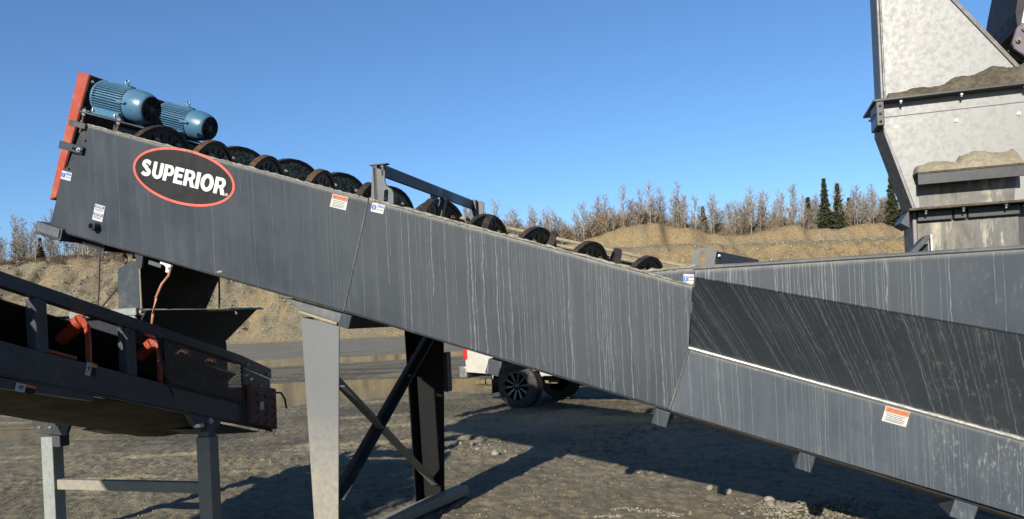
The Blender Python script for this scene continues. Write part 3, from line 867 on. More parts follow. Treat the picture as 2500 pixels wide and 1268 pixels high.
# flared feed box
VF = 4.0
bend = lambda u: 1.857 - (u + 0.229) * 0.2440
RIMZ = 1.890
nrm = (S(1.2, VF, bend(1.2)) - S(-.229, VF, bend(-.229))).cross(S(-.325, V0, low_top(-.325)) - S(-.229, VF, bend(-.229))).normalized()
gdir = (-DZ - nrm * (-DZ).dot(nrm)).normalized(); gx_ = nrm.cross(gdir).normalized()
if gx_.dot(DU) < 0: gx_ = -gx_
o0 = S(-.229, VF, bend(-.229))
def flare_uv(w):
    d = w - o0
    x = d.dot(gx_)
    return (x, d.dot(gdir) + 0.12 + 0.20 * x)
nseg = 14
mb = MB()
for i in range(nseg + 1):
    t = i / nseg
    mb.v.append(S(-.229 + t * (UE + .229), VF, bend(-.229 + t * (UE + .229)) - 0.016))
    mb.v.append(S(-.325 + t * (UE + .325), V0 + .002, low_top(-.325 + t * (UE + .325)) + .004))
mb.f = [(2 * i, 2 * i + 1, 2 * i + 3, 2 * i + 2) for i in range(nseg)]
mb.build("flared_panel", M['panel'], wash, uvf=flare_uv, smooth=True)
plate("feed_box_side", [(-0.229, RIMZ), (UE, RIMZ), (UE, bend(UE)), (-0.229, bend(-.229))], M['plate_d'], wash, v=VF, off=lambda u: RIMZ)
MB().tube([S(-.229, VF + .012, bend(-.229) - .003), S(UE, VF + .012, bend(UE) - .003)], .013, 10).build("bend_edge", M['plate_d'], wash, smooth=True, uvf=site_uv(lambda u: RIMZ))
MB().add([S(-.229, VF, RIMZ), S(-.229, VF, bend(-.229)), S(-.323, V0, low_top(-.323)), S(-.27, V0, 1.93)], [(0, 1, 2, 3)]).build("feed_box_end", M['grey'], wash)
MB().sbox(UE, UE + .012, VF, V1, low_bot(UE), RIMZ).build("end_plate", M['grey'], wash)
MB().tube([S(-.24, VF, RIMZ + .004), S(UE, VF, RIMZ + .004)], .011, 8).build("rim_bar", M['grey_light'], wash, smooth=True)
# the ledge at the foot of the flare, its sunlit glint put in as bright metal
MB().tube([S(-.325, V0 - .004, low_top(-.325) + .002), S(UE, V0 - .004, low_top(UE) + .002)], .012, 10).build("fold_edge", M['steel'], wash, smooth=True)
rim(S(-.325, V0 - .006, low_top(-.325) + .013), S(1.7, V0 - .006, low_top(1.7) + .013), V0, 8, .004, .004)
# cross beams under the trough
for uu, zz, w, hh in ((-2.625, 1.775, .085, .095), (-1.555, 1.425, .095, .10), (-0.492, 1.088, .095, .10), (0.322, 0.824, .092, .10), (1.125, 0.562, .12, .10), (1.95, .292, .1, .10)):
    c = S(uu, (V0 + V1) / 2, zz) - DH * (hh / 2 + .012)
    o = MB().obox(c, DA, DV, DH, w / 2, (V1 - V0) / 2 + .006, hh / 2).build("cross_beam", M['plate_b'] if uu < .5 else M['plate_c'], wash, .006, uvf=site_uv(LINE_TOP), seg=2)
# head end beam, with its folded cap
c = S(-5.215, (V0 + V1) / 2, 2.545)
MB().obox(c, DA, DV, DH, .135, (V1 - V0) / 2 + .03, .05).build("head_beam", M['grey'], wash, .01, seg=2)
MB().obox(S(-5.205, V0 - .037, 2.552), DA, DV, DH, .115, .004, .037).build("beam_cap", M['grey_light'], wash, .003)
# end plate of the trough, bars, bracket with bolt
mb = MB().prism([S(-5.12, V0 + .02, 2.62), S(-4.80, V0 + .02, 3.34), S(-4.80, V1, 3.34), S(-5.12, V1, 2.62)], DA * .012)
mb.build("head_plate", M['grey'], wash)
mb = MB().prism([S(-4.90, V0 + .02, 3.30), S(-4.79, V0 + .02, 3.33), S(-4.80, V0 + .02, 3.12), S(-5.06, V0 + .02, 2.90), S(-5.06, V0 + .02, 3.02), S(-4.99, V0 + .02, 3.15)], DV * .012)
mb.build("bearing_plate", M['dark'], wash, .003)
MB().obox(S(-4.89, V0 - .01, 3.352), DA, DV, DH, .085, .012, .022).build("adjuster_bar", M['grey'], wash, .003)
bb = MB().obox(S(-4.955, V0 - .02, 3.178), DA, DV, DH, .120, .008, .030).build("adjuster_bar", M['grey'], wash, .003)
MB().obox(S(-4.905, V0 - .0295, 3.160), DA, DV, DH, .03, .002, .008).build("slot", M['slot'], bb)
MB().hexbolt(S(-4.862, V0 - .028, 3.145), -DV, .019, .014).build("bolt", M['steel'], bb, smooth=True)
for uu, zz in ((-4.83, 3.22), (-5.005, 3.02)):
    MB().cyl(S(uu, V0 - .001, zz), S(uu, V0 - .003, zz), .009, 10).build("bolt_hole", M['slot'], wash)
# drain coupling on the plate
pc = S(-4.757, V0, 2.545)
cp = MB().cyl(pc, pc - DV * .06, .034, 14).build("drain_coupling", M['dark'], wash, .004, smooth=True)
MB().cyl(pc - DV * .0605, pc - DV * .0625, .022, 14).build("bore", M['slot'], cp)

# ---- legs
legp = [(-2.992, 1.760), (-2.690, 1.700), (-2.788, 0.0), (-2.955, 0.0)]
MB().prism([S(u, V0 - .004, z) for u, z in legp], DV * .012).build("leg", M['leg'], wash, .003)
MB().prism([S(-2.992, V0 + .009, 1.76), S(-2.955, V0 + .009, 0.0), S(-2.955, V0 + .15, 0.0), S(-2.992, V0 + .15, 1.76)], DU * .012).build("leg_flange", M['leg'], wash, .003)
MB().prism([S(u, V1, z) for u, z in [(-3.022, 1.90), (-2.680, 1.80), (-2.762, 0.0), (-2.988, 0.0)]], DV * .012).build("leg", M['leg_in_shade'], wash, .003)
MB().prism([S(-3.02, V1 + .006, 1.88), S(-2.985, V1 + .006, 0.02), S(-2.985, V1 - .16, 0.02), S(-3.02, V1 - .16, 1.88)], DU * .012).build("leg_flange", M['leg_in_shade'], wash, .003)
MB().prism([S(-3.128, V0 + .02, 1.905), S(-2.66, V0 + .02, 1.765), S(-2.70, V0 + .02, 1.69), S(-2.97, V0 + .02, 1.782)], DV * .10).build("saddle", M['grey_light'], wash, .004)
MB().obox(S(-2.845, V0 + .08, 1.752), DA, DV, DH, .158, .11, .010).build("saddle_plate", M['sandmud'], wash, .004)
for (p, q, w) in ((S(-2.80, V0 + .02, .50), S(-2.78, V1 - .03, 1.66), .080), (S(-2.74, V0 + .03, 1.30), S(-2.86, V1 - .03, .20), .076)):
    ax = (q - p).normalized(); up = DU.cross(ax).normalized()
    mb = MB().obox((p + q) / 2, ax, DU, up, (q - p).length / 2, .004, w / 2)
    mb.obox((p + q) / 2 - up * (w / 2) + DU * .03, ax, DU, up, (q - p).length / 2, .034, .004)
    mb.build("cross_brace", M['grey'] if w > .079 else M['leg'], wash, .002)
MB().sbox(-2.705, -2.665, V1 - .02, V1 + .10, 1.03, 1.40).build("control_box", M['black'], wash, .008)
MB().sbox(-2.99, -2.74, V1 - .18, V1 + .02, 0.0, .02).build("foot_plate", M['dark'], wash, .003)
MB().hexbolt(S(-2.86, V1 - .11, .02), DZ, .016, .014).build("bolt", M['steel'], wash)

# ---- screws: two shafts with shoes standing above the rim
AX_H = -0.30
SHAFT = {'n': 5.16, 'f': 6.08}
for k, vv in SHAFT.items():
    MB().cyl(A(0.1, vv, AX_H), A(4.9, vv, AX_H), .11, 16).build("shaft", M['brown'], wash, smooth=True)
def aof(u, z): return (u + 4.8) * CA - (z - 3.342) * SA
NY, FY = -14, 11                      # the two screws are of opposite hand
BL = [('n', -4.452, 3.391, -4, 'blade'), ('n', -3.978, 3.222, NY, 'blade'), ('f', -4.376, 3.400, FY, 'blade_mud'), ('n', -3.496, 3.050, NY, 'blade'),
      ('f', -3.822, 3.225, FY, 'blade_mud'), ('n', -3.021, 2.891, NY, 'blade'), ('f', -3.338, 3.052, FY, 'blade_mud'), ('n', -2.62, 2.75, NY, 'brown'),
      ('f', -2.881, 2.890, FY, 'blade_mud'), ('n', -2.134, 2.583, NY, 'blade'), ('f', -2.405, 2.727, FY + 3, 'blade'), ('n', -1.690, 2.432, NY, 'blade'),
      ('f', -1.990, 2.567, FY, 'blade'), ('f', -1.561, 2.426, FY, 'blade'), ('n', -1.234, 2.274, NY, 'blade'), ('f', -1.121, 2.273, FY + 3, 'blade'),
      ('n', -0.796, 2.124, NY, 'blade'), ('f', -0.666, 2.122, FY + 5, 'blade')]
for i, (sh, u, z, yaw, mt) in enumerate(BL):
    a = aof(u, z); vv = SHAFT[sh]; rgb = random.Random(i)
    top = (S(u, vv, z) - A(a, vv, 0)).dot(DH)
    Rr = top - AX_H
    c = A(a, vv, AX_H)
    y = R(yaw); w = DV * math.cos(y) + DA * math.sin(y); nn = DA * math.cos(y) - DV * math.sin(y)
    paddle = False
    half = 26 if paddle else 74
    def P(rad, ang, off=0.0): return c + DH * (rad * math.cos(ang)) + w * (rad * math.sin(ang)) + nn * off
    n_ = 16
    ang = [R(-half + 2 * half * k / n_) for k in range(n_ + 1)]
    wob = [1 + (rgb.uniform(-.012, .010) if mt == 'blade_mud' else 0) for _ in ang]
    body = MB().prism([P((Rr - .006) * wob[k], ang[k], -.012) for k in range(n_ + 1)] + [P(.12, ang[n_], -.012), P(.12, ang[0], -.012)], nn * .024)
    bo = body.build("paddle" if paddle else "screw_flight", M[mt], wash, .003)
    mb = MB()
    for k in range(n_):
        q = [P(Rr - .03, ang[k], -.024), P(Rr - .03, ang[k + 1], -.024), P(Rr, ang[k + 1], -.024), P(Rr, ang[k], -.024)]
        mb.prism(q, nn * .044)
    rmat = M['rust'] if i in (1, 3, 5) else M['brown']
    mb.build("wear_rim", rmat, bo)
    if mt != 'blade_mud':
        for k in range(-3, 4):
            if paddle and abs(k) > 1: continue
            an = R(15 * k + 4)
            p1, p2 = P(Rr - .11, an, .0135), P(Rr - .06, an, .0135)
            MB().bar(p1, p2, .010, .003, nn).build("slot", M['slot'], bo)
    for an in ((-22, 20) if not paddle else (0,)):
        bm_ = MB().hexbolt(P(Rr - .10, R(an), .013), nn, .017, .020)
        bm_.build("bolt", M['rust'] if i > 8 else M['steel'], bo)
# spray pipes and far ledge beside the screws
MB().tube([S(-2.45, 6.33, 2.625), S(-.42, 6.33, 2.035)], .016, 8).build("spray_pipe", M['sandmud'], wash, smooth=True)
MB().tube([S(-2.45, 6.38, 2.57), S(-.42, 6.38, 1.985)], .012, 8).build("spray_pipe", M['sandmud'], wash, smooth=True)
mb = MB().prism([S(-2.40, 6.45, 2.44), S(-.40, 6.45, 1.80), S(-.40, 6.45, 1.985), S(-2.40, 6.45, 2.555)], DV * .02)
mb.build("inner_ledge", M['sandmud'], wash)

# ---- lifting frame across the trough
def lug(u0, v, z0, w, h, name="lifting_lug", slant=0.0):
    pts = [(0, 0), (w, 0), (w, .10 * h / .25), (w * .62, .55 * h), (w * .60, h), (-slant, h)]
    mb = MB().prism([S(u0 + x + z * .10, v, z0 + z - x * .32) for x, z in pts], DV * .014)
    o = mb.build(name, M['grey_light'], wash, .003)
    return o
holed_plate("lifting_lug", [(0, 0), (.17, -.054), (.175, .045), (.165, .075), (.125, .105), (.112, .14), (.118, .21), (.026, .245)],
            [(.118 + x + z * .1, .035 + z) for x, z in SLOT], lambda x, z: S(-2.435 + x, V0 + .06, 2.530 + z), DV * .014, M['grey_light'], wash)
MB().sbox(-2.408, -2.375, V0 + .06, V0 + .13, 2.53, 2.785).build("post", M['dark'], wash, .003)
MB().sbox(-2.43, -2.30, V0 + .055, V0 + .105, 2.785, 2.793).build("cap_plate", M['grey'], wash)
MB().sbox(-2.345, -2.325, V0 + .06, V1 + .02, 2.70, 2.785).build("cross_rail", M['dark'], wash, .003)
MB().prism([S(-2.345, 5.60, 2.70), S(-2.345, 5.74, 2.70), S(-2.395, 5.72, 2.40), S(-2.395, 5.58, 2.40)], DU * .012).build("post", M['grey'], wash, .002)
MB().prism([S(-2.345, 5.80, 2.70), S(-2.345, 5.86, 2.70), S(-2.395, 5.78, 2.40), S(-2.395, 5.72, 2.40)], DU * .05).build("post", M['dark'], wash, .002)
MB().sbox(-2.36, -2.30, V1 - .03, V1 + .02, 2.50, 2.79).build("post", M['dark'], wash, .003)
lug(-2.345, V1 + .03, 2.52, .13, .27)
holed_plate("lifting_lug", [(-.300, 1.925), (-.160, 1.925), (-.135, 2.035), (-.215, 2.052), (-.262, 2.040), (-.283, 2.00)],
            [(-.222 + x + z * .1, 1.990 + z) for x, z in SLOT], lambda x, z: S(x, V0 + .03, z), DV * .016, M['grey'], wash)
MB().prism([S(-.152, V0 + .05, 2.030), S(.10, 5.25, 1.992), S(.10, 5.25, 1.90), S(-.152, V0 + .05, 1.93)], DU * .012 + DV * .004).build("stay_plate", M['dark'], wash, .002)
MB().hexbolt(S(-.125, V0 + .06, 2.00), -DV, .007, .008).build("bolt", M['steel'], wash)

# ---- drive: belt guard, motor plate, motors
gu = [(-5.354, 3.972), (-5.233, 3.931), (-5.656, 2.922), (-5.735, 2.908)]
gd = MB().prism([S(u, 5.15, z) for u, z in gu], DV * .96).build("belt_guard", M['red'], wash, .006)
f0 = S(-5.233, 5.15, 3.931); fdn = (S(-5.656, 5.15, 2.922) - f0).normalized(); fn = fdn.cross(DV).normalized()
if fn.dot(DU) < 0: fn = -fn
MB().prism([f0 + fn * .002 + DV * .012 + fdn * .012, f0 + fn * .002 + DV * .918 + fdn * .012, f0 + fn * .002 + DV * .918 + fdn * 1.04, f0 + fn * .002 + DV * .012 + fdn * 1.04], fn * .004).build("back_plate", M['brown'], gd)
for dv, dd in ((.04, .05), (.88, .05), (.04, .40), (.50, .04)):
    MB().hexbolt(f0 + DV * dv + fdn * dd + fn * .006, fn, .014, .012).build("bolt", M['steel'], gd)
MB().abox(-.44, .26, 4.97, 6.42, .088, .100).build("motor_plate", M['grey'], wash, .002)
MB().abox(-.45, .25, 5.35, 6.30, -.10, .080).build("gearbox", M['dark'], wash, .02, seg=2)
for (a_, v_) in ((-.40, 5.00), (-.02, 4.99), (.22, 6.3)):
    MB().cyl(A(a_, v_, -.08), A(a_, v_, .135), .010, 8).build("threaded_rod", M['rust'], wash, smooth=True)
    mb = MB().cyl(A(a_, v_, .101), A(a_, v_, .118), .018, 6); mb.cyl(A(a_, v_, .070), A(a_, v_, .087), .018, 6)
    mb.build("nut", M['steel'], wash)

def motor(u1, z1, v, label):
    e = S(u1, v, z1)                   # centre of the fan cover's outer face
    back = -DA * .93
    mo = MB().cyl(e + back * .20, e + back * .60, .140, 36)
    mo.cyl(e + back * .60, e + back * .63, .140, 36, .120)
    mo.cyl(e + back * .63, e + back * .66, .07, 24)
    body = mo.build("motor", M['blue'], wash, .004, smooth=True)
    body["label"] = label
    side, up = DV, DH
    fins = MB()
    for k in range(44):
        a = 2 * math.pi * k / 44
        if R(68) < a < R(112) or R(240) < a < R(300): continue
        d = side * math.cos(a) + up * math.sin(a); t = side * -math.sin(a) + up * math.cos(a)
        fins.obox(e + back * .405 + d * .152, DA, d, t, .175, .016, .0038)
    fins.build("cooling_fins", M['blue'], body)
    MB().obox(e + back * .42 + up * .155, DA, side, up, .12, .055, .012).build("top_pad", M['blue'], body, .006, seg=2)
    MB().cyl(e + back * .585, e + back * .61, .165, 36).build("end_bell", M['blue'], body, .006, smooth=True, seg=2)
    fc = MB().tube([e + back * .225, e + back * .17, e + back * .09, e + back * .035, e + back * .008, e], [.153, .154, .150, .138, .128, .120], 40)
    fo = fc.build("fan_cover", M['blue'], body, smooth=True)
    MB().cyl(e + DA * .001, e + DA * .003, .118, 32).build("grille_opening", M['slot'], fo)
    gr = MB()
    for k in range(7):
        gr.ring(e + DA * .006, DA, .026 + .015 * k, .0028, 32, 4)
    for k in range(4):
        a = math.pi * k / 4 + .3
        gr.bar(e + DA * .006 - (side * math.cos(a) + up * math.sin(a)) * .118, e + DA * .006 + (side * math.cos(a) + up * math.sin(a)) * .118, .006, .004, DA)
    gr.cyl(e + DA * .003, e + DA * .010, .030, 16)
    gr.build("fan_grille", M['dark'], fo)
    eb = MB().ring(e + back * .36 + up * .198, DV, .022, .0075, 18, 8); eb.cyl(e + back * .36 + up * .155, e + back * .36 + up * .18, .012, 10)
    eb.build("lifting_eye", M['blue'], body, smooth=True)
    for s_ in (-1, 1):
        ft = MB().obox(e + back * .40 + side * (.105 * s_) - up * .140, DA, side, up, .16, .04, .030)
        ft.obox(e + back * .40 + side * (.125 * s_) - up * .166, DA, side, up, .18, .05, .008)
        ft.build("foot", M['blue'], body, .005)
        for t_ in (.26, .54):
            MB().hexbolt(e + back * t_ + side * (.155 * s_) - up * .158, up, .014, .014).build("bolt", M['steel'], body)
    MB().obox(e + back * .21 - side * .167 - up * .01, DA, side, up, .05, .008, .010).build("cover_lug", M['blue'], body, .003)
    body.scale = (.90, .90, .90); body.location = body.location - DH * .016
    return body
motor(-4.612, 3.572, 5.20, "near blue electric motor with finned body and fan grille")
motor(-4.708, 3.622, 6.05, "far blue electric motor behind the first one")

# ---- splash deflector under the discharge
dfl = MB().prism([S(-4.82, 4.92, 1.90), S(-4.60, 4.92, 1.90), S(-4.60, 4.92, 2.278), S(-4.655, 4.92, 2.297), S(-4.805, 4.92, 2.235)], DV * .01).build("splash_deflector", M['grey'], wash, .003)
MB().prism([S(-4.602, 4.93, 1.90), S(-4.602, 4.93, 2.37), S(-4.602, 5.98, 2.37), S(-4.602, 5.90, 2.20), S(-4.602, 5.69, 1.90)], DU * .01).build("side_sheet", M['black'], dfl, .002)
MB().tube([S(-4.592, 4.925, 1.90), S(-4.592, 4.925, 2.275), S(-4.65, 4.915, 2.297)], .008, 6).build("weld_bead", M['sandmud'], dfl)
MB().prism([S(-4.44, V0 + .03, 2.335), S(-4.36, V0 + .03, 2.31), S(-4.385, V0 + .03, 2.20), S(-4.425, V0 + .03, 2.20)], DV * .02).build("hanger", M['dark'], wash)
MB().obox(S(-4.25, V0 + .03, 2.222), DA, DV, DH, .06, .012, .016).build("pipe_stub", M['grey_light'], wash, .003)
MB().sbox(-3.68, -3.63, V0 - .006, V0 + .01, 2.112, 2.135).build("mud_lump", M['sandmud'], wash, .01)
mb = MB().obox(S(-5.00, (V0 + V1) / 2 + .05, 2.452), DA, DV, DH, .16, .85, .03)
mb.build("discharge_lip", M['black'], wash)  # black puts the shade of the head's underside into the colour

# ---- lettering
def curve_mesh(name, loops, extr, mat, parent, place):
    """loops: closed outlines in x,y; later outlines that lie inside the first are holes"""
    if name == "pictogram" and len(loops) == 2:
        groups = [[loops[0]], [loops[1]]]
    else:
        groups = [loops]
    mb = MB()
    for g in groups:
        tris = tessellate_polygon([[Vector((x, y, 0)) for x, y in lp] for lp in g])
        flat = [q for lp in g for q in lp]
        k = len(mb.v)
        mb.v += [place(x, y) for x, y in flat]
        mb.f += [tuple(i + k for i in t) for t in tris]
    return mb.build(name, mat, parent, recalc=False)
def text_mesh(name, s, size, mat, parent, place, bold=0.0, cx=True):
    vs_, fs = TEXT[s]
    mb = MB(); mb.v = [place(x * size, y * size) for x, y in vs_]; mb.f = list(fs)
    return mb.build(name, mat, parent, recalc=False)
def ell(rx, ry, n=64): return [(rx * math.cos(2 * math.pi * k / n), ry * math.sin(2 * math.pi * k / n)) for k in range(n)]
EC = S(-3.936, V0, 2.850)
TL = R(17.2); TX, TY = S(math.cos(TL), 0, -math.sin(TL)), S(math.sin(TL), 0, math.cos(TL))
def on_sign(off): return lambda x, y: EC + TX * x + TY * y - DV * off
sg = curve_mesh("oval_sign", [ell(.452, .190)], 0, M['signblack'], wash, on_sign(.0025))
curve_mesh("sign_ring", [ell(.467, .204), ell(.447, .186)], 0, M['coral'], sg, on_sign(.004))
def arc(cx, cy, rx, ry, a0, a1, n=14): return [(cx + rx * math.cos(R(a0 + (a1 - a0) * k / n)), cy + ry * math.sin(R(a0 + (a1 - a0) * k / n))) for k in range(n + 1)]
def stroke(path, w):
    l, r_ = [], []
    for i, (x, y) in enumerate(path):
        x0, y0 = path[max(i - 1, 0)]; x1, y1 = path[min(i + 1, len(path) - 1)]
        dx, dy = x1 - x0, y1 - y0; d = math.hypot(dx, dy); ww = w[i] if isinstance(w, list) else w
        l.append((x - dy / d * ww / 2, y + dx / d * ww / 2)); r_.append((x + dy / d * ww / 2, y - dx / d * ww / 2))
    return l + r_[::-1]
# heavy upright capitals on a unit height
def gl_S():
    pth = arc(.40, .745, .255, .155, 20, 90, 6)[0:1] + arc(.385, .735, .25, .165, 25, 270, 22) + arc(.385, .265, .27, .165, 90, -155, 22)[1:]
    return [stroke(pth, .235)], .80
def gl_U():
    o = [(0, 1), (0, .36)] + arc(.39, .36, .39, .38, 180, 360, 20) + [(.78, 1), (.515, 1), (.515, .36)] + arc(.39, .36, .125, .17, 0, -180, 12) + [(.265, 1)]
    return [o], .78
def gl_P(extra=None):
    o = [(0, 0), (0, 1), (.44, 1)] + arc(.44, .67, .31, .33, 90, -90, 16) + [(.27, .34), (.27, 0)]
    h = [(.27, .81), (.27, .53), (.40, .53)] + arc(.40, .67, .10, .14, -90, 90, 8) + [(.40, .81)]
    return [o, h[:-1]], .72
def gl_E():
    return [[(0, 0), (0, 1), (.66, 1), (.66, .78), (.27, .78), (.27, .62), (.61, .62), (.61, .40), (.27, .40), (.27, .22), (.68, .22), (.68, 0)]], .68
def gl_R():
    o = [(0, 0), (0, 1), (.46, 1)] + arc(.46, .69, .31, .31, 90, -55, 14) + [(.86, 0), (.55, 0), (.40, .36), (.27, .36), (.27, 0)]
    h = [(.27, .81), (.27, .55), (.41, .55)] + arc(.41, .68, .10, .13, -90, 90, 8) + [(.41, .81)]
    return [o, h[:-1]], .80
def gl_I(): return [[(0, 0), (0, 1), (.28, 1), (.28, 0)]], .28
def gl_O(): return [arc(.47, .5, .47, .53, 0, 355, 36), arc(.47, .5, .19, .29, 0, 350, 26)], .94
GL = {'S': gl_S, 'U': gl_U, 'P': gl_P, 'E': gl_E, 'R': gl_R, 'I': gl_I, 'O': gl_O}
xx = 0; items = []
for ch in "SUPERIOR":
    lp, w = GL[ch](); items.append((ch, lp, xx)); xx += w + .075
tw = xx - .075; HT = .122; sc_ = .775 / tw
for ch, lp, x0 in items:
    curve_mesh("letter", [[((x + x0 - tw / 2) * sc_, (y - .5) * HT) for x, y in l] for l in lp], 0, M['letter'], sg, on_sign(.005))
curve_mesh("registered_mark", [[(x + .408, y - .05) for x, y in ell(.011, .011, 16)], [(x + .408, y - .05) for x, y in ell(.008, .008, 16)]], 0, M['letter'], sg, on_sign(.005))
text_mesh("registered_letter", "R", .014, M['letter'], sg, lambda x, y: on_sign(.005)(x + .408, y - .05))

def label_plate(parent, c, tx, ty, nrm_, w, h, kind_, name):
    def pl(off, ox=0, oy=0): return lambda x, y: c + tx * (x + ox) + ty * (y + oy) + nrm_ * off
    def rect(x0, x1, y0, y1): return [(x0, y0), (x1, y0), (x1, y1), (x0, y1)]
    lb = curve_mesh(name, [rect(-w / 2, w / 2, -h / 2, h / 2)], 0, M['white'], parent, pl(.003))
    def lines_(x0, x1, ys, t=.0035):
        for k, y in enumerate(ys):
            xa = x0 + (x1 - x0) * (.04 if k % 2 else .0); xb = x1 - (x1 - x0) * (.12 if k % 3 == 1 else .02)
            curve_mesh("small_print", [rect(xa, xb, y - t / 2, y + t / 2)], 0, M['ink'], lb, pl(.0042))
    if kind_ == 'warning':
        curve_mesh("header_band", [rect(-w / 2 + .003, w / 2 - .003, h * .14, h / 2 - .003)], 0, M['orange'], lb, pl(.0038))
        text_mesh("lettering", "WARNING", h * .26, M['ink'], lb, pl(.0046, w * .08, h * .31), .0006)
        tx_ = -w * .34; s_ = h * .12
        curve_mesh("warning_triangle", [[(tx_ - s_, h * .22), (tx_ + s_, h * .22), (tx_, h * .42)], [(tx_ - s_ * .55, h * .25), (tx_ + s_ * .55, h * .25), (tx_, h * .365)]], 0, M['ink'], lb, pl(.0046))
        lines_(-w * .40, w * .40, [h * .04, -h * .07, -h * .18, -h * .29, -h * .38])
    elif kind_ == 'notice':
        curve_mesh("header_band", [rect(-w * .05, w / 2 - .003, h * .12, h / 2 - .004)], 0, M['lblue'], lb, pl(.0038))
        text_mesh("lettering", "NOTICE", h * .26, M['letter'], lb, pl(.0046, w * .215, h * .31), .0004)
        curve_mesh("pictogram_disc", [[(x - w * .29, y) for x, y in ell(h * .30, h * .30, 24)]], 0, M['lblue'], lb, pl(.0038))
        curve_mesh("pictogram", [rect(-w * .31, -w * .27, -h * .18, h * .05), [(x - w * .29, y + h * .12) for x, y in ell(h * .06, h * .06, 12)]], 0, M['letter'], lb, pl(.0046))
        text_mesh("lettering", "LIFT POINT", h * .15, M['ink'], lb, pl(.0042, w * .215, -h * .16))
    elif kind_ == 'double':
        for y0 in (h * .36, -h * .12):
            curve_mesh("header_band", [rect(-w / 2 + .004, w / 2 - .004, y0 - h * .075, y0 + h * .09)], 0, M['lblue'], lb, pl(.0038))
            text_mesh("lettering", "NOTICE", h * .15, M['letter'], lb, pl(.0046, 0, y0 + .002), .0004)
            lines_(-w * .40, w * .40, [y0 - h * .15, y0 - h * .23], .004)
    elif kind_ == 'side':
        curve_mesh("header_band", [rect(-w * .0, w / 2, h * .2, h / 2)], 0, M['orange'], lb, pl(.0038))
        curve_mesh("text_field", [rect(0, w / 2, -h / 2, h * .2)], 0, M['signblack'], lb, pl(.0038))
        curve_mesh("pictogram", [[(-.36 * w, -.35 * h), (-.28 * w, -.05 * h), (-.40 * w, .1 * h), (-.25 * w, .2 * h), (-.2 * w, .38 * h), (-.12 * w, .2 * h), (-.06 * w, .1 * h), (-.18 * w, .0 * h), (-.12 * w, -.38 * h), (-.22 * w, -.1 * h)]], 0, M['ink'], lb, pl(.0042))
    return lb
NV = -DV
label_plate(wash, S(-2.645, V0, 2.545), TX, TY, NV, .128, .092, 'warning', "warning_label")
label_plate(wash, S(-2.352, V0, 2.476), TX, TY, NV, .098, .062, 'notice', "notice_label")
label_plate(wash, S(-5.035, V0, 2.968), TX, TY, NV, .100, .066, 'notice', "notice_label")
label_plate(wash, S(-4.735, V0, 2.650), TX, TY, NV, .100, .125, 'double', "notice_label")
label_plate(wash, S(-.307, V0, 1.868), S(.995, 0, -.1), S(.1, 0, .995), NV, .064, .058, 'notice', "notice_label")
label_plate(wash, S(.790, V0, 1.029), TX, TY, NV, .128, .088, 'warning', "warning_label")

# ================================================================== discharge conveyor
CR, CLF = -4.10, -5.60                 # right and left stringer
zst = lambda v: 1.691 - (v - 3.312) * 0.2875      # top of the lower stringer
zsb = lambda v: 1.496 - (v - 3.302) * 0.2745      # bottom of the lower stringer
ztr = lambda v: 2.094 - (v - 3.332) * 0.2842      # top rail
conv = thing("belt_conveyor", "dark inclined belt conveyor on a stand under the washer's raised discharge end", "conveyor", S(-4.85, 4.6, 0))
VH, VT = -3.0, 5.90
def run(u0, u1, fa, fb, v0, v1, mat, name, bevel=.004):
    vs_ = [S(u0, v0, fa(v0)), S(u0, v1, fa(v1)), S(u0, v1, fb(v1)), S(u0, v0, fb(v0))]
    return MB().prism(vs_, DU * (u1 - u0)).build(name, mat, conv, bevel)
run(CR - .008, CR, zst, zsb, VH, VT - .02, M['conv'], "stringer")
run(CR - .06, CR - .0085, zst, lambda v: zst(v) - .008, VH, VT - .02, M['conv'], "stringer_flange", .002)
run(CR - .06, CR + .012, lambda v: zsb(v) - .001, lambda v: zsb(v) - .009, VH, VT - .02, M['grey'], "stringer_flange", .002)
run(CLF, CLF + .008, zst, zsb, VH, VT, M['conv'], "stringer")
run(CR - .07, CR + .004, ztr, lambda v: ztr(v) - .085 + (v - 3.3) * .004, VH, 5.49, M['conv'], "top_rail")
run(CLF, CLF + .07, ztr, lambda v: ztr(v) - .085, VH, 5.49, M['conv'], "top_rail")
for uu in (CR, CLF + .012):
    for vv in (-2.6, -1.5, -.4, .6, 1.5, 2.5, 3.555, 4.255):
        o = MB()
        o.prism([S(uu, vv, zst(vv) + .001), S(uu, vv + .075, zst(vv + .075) + .001), S(uu, vv + .075, ztr(vv + .075) - .086), S(uu, vv, ztr(vv) - .086)], DU * -.010)
        o.prism([S(uu - .011, vv, zst(vv) + .001), S(uu - .085, vv, zst(vv) + .001), S(uu - .085, vv, ztr(vv) - .09), S(uu - .011, vv, ztr(vv) - .09)], DV * .010)
        o.build("post", M['conv'], conv, .002)
for (va, vb) in ((3.64, 4.25), (2.85, 3.55)):
    MB().bar(S(CLF + .06, vb, ztr(vb) - .10), S(CLF + .06, va, zst(va) + .03), .012, .06, DU).build("diagonal", M['conv'], conv)
# troughed belt, carrying side and return side
zb_ = lambda v: zst(v) + .07
prof = [(CR - .16, .245), (CR - .42, .07), (CR - .50, .045), (-4.85, .03), (CLF + .50, .045), (CLF + .42, .07), (CLF + .16, .245)]
mb = MB(); n = len(prof)
vsq = np.linspace(VH, 5.62, 12)
for vv in vsq:
    for (uu, dz) in prof: mb.v.append(S(uu, vv, zb_(vv) + dz - .03))
mb.f = [(j * n + i, j * n + i + 1, (j + 1) * n + i + 1, (j + 1) * n + i) for j in range(len(vsq) - 1) for i in range(n - 1)]
o = mb.build("belt", M['black'], conv, recalc=False)
sm = o.modifiers.new("thick", 'SOLIDIFY'); sm.thickness = .012
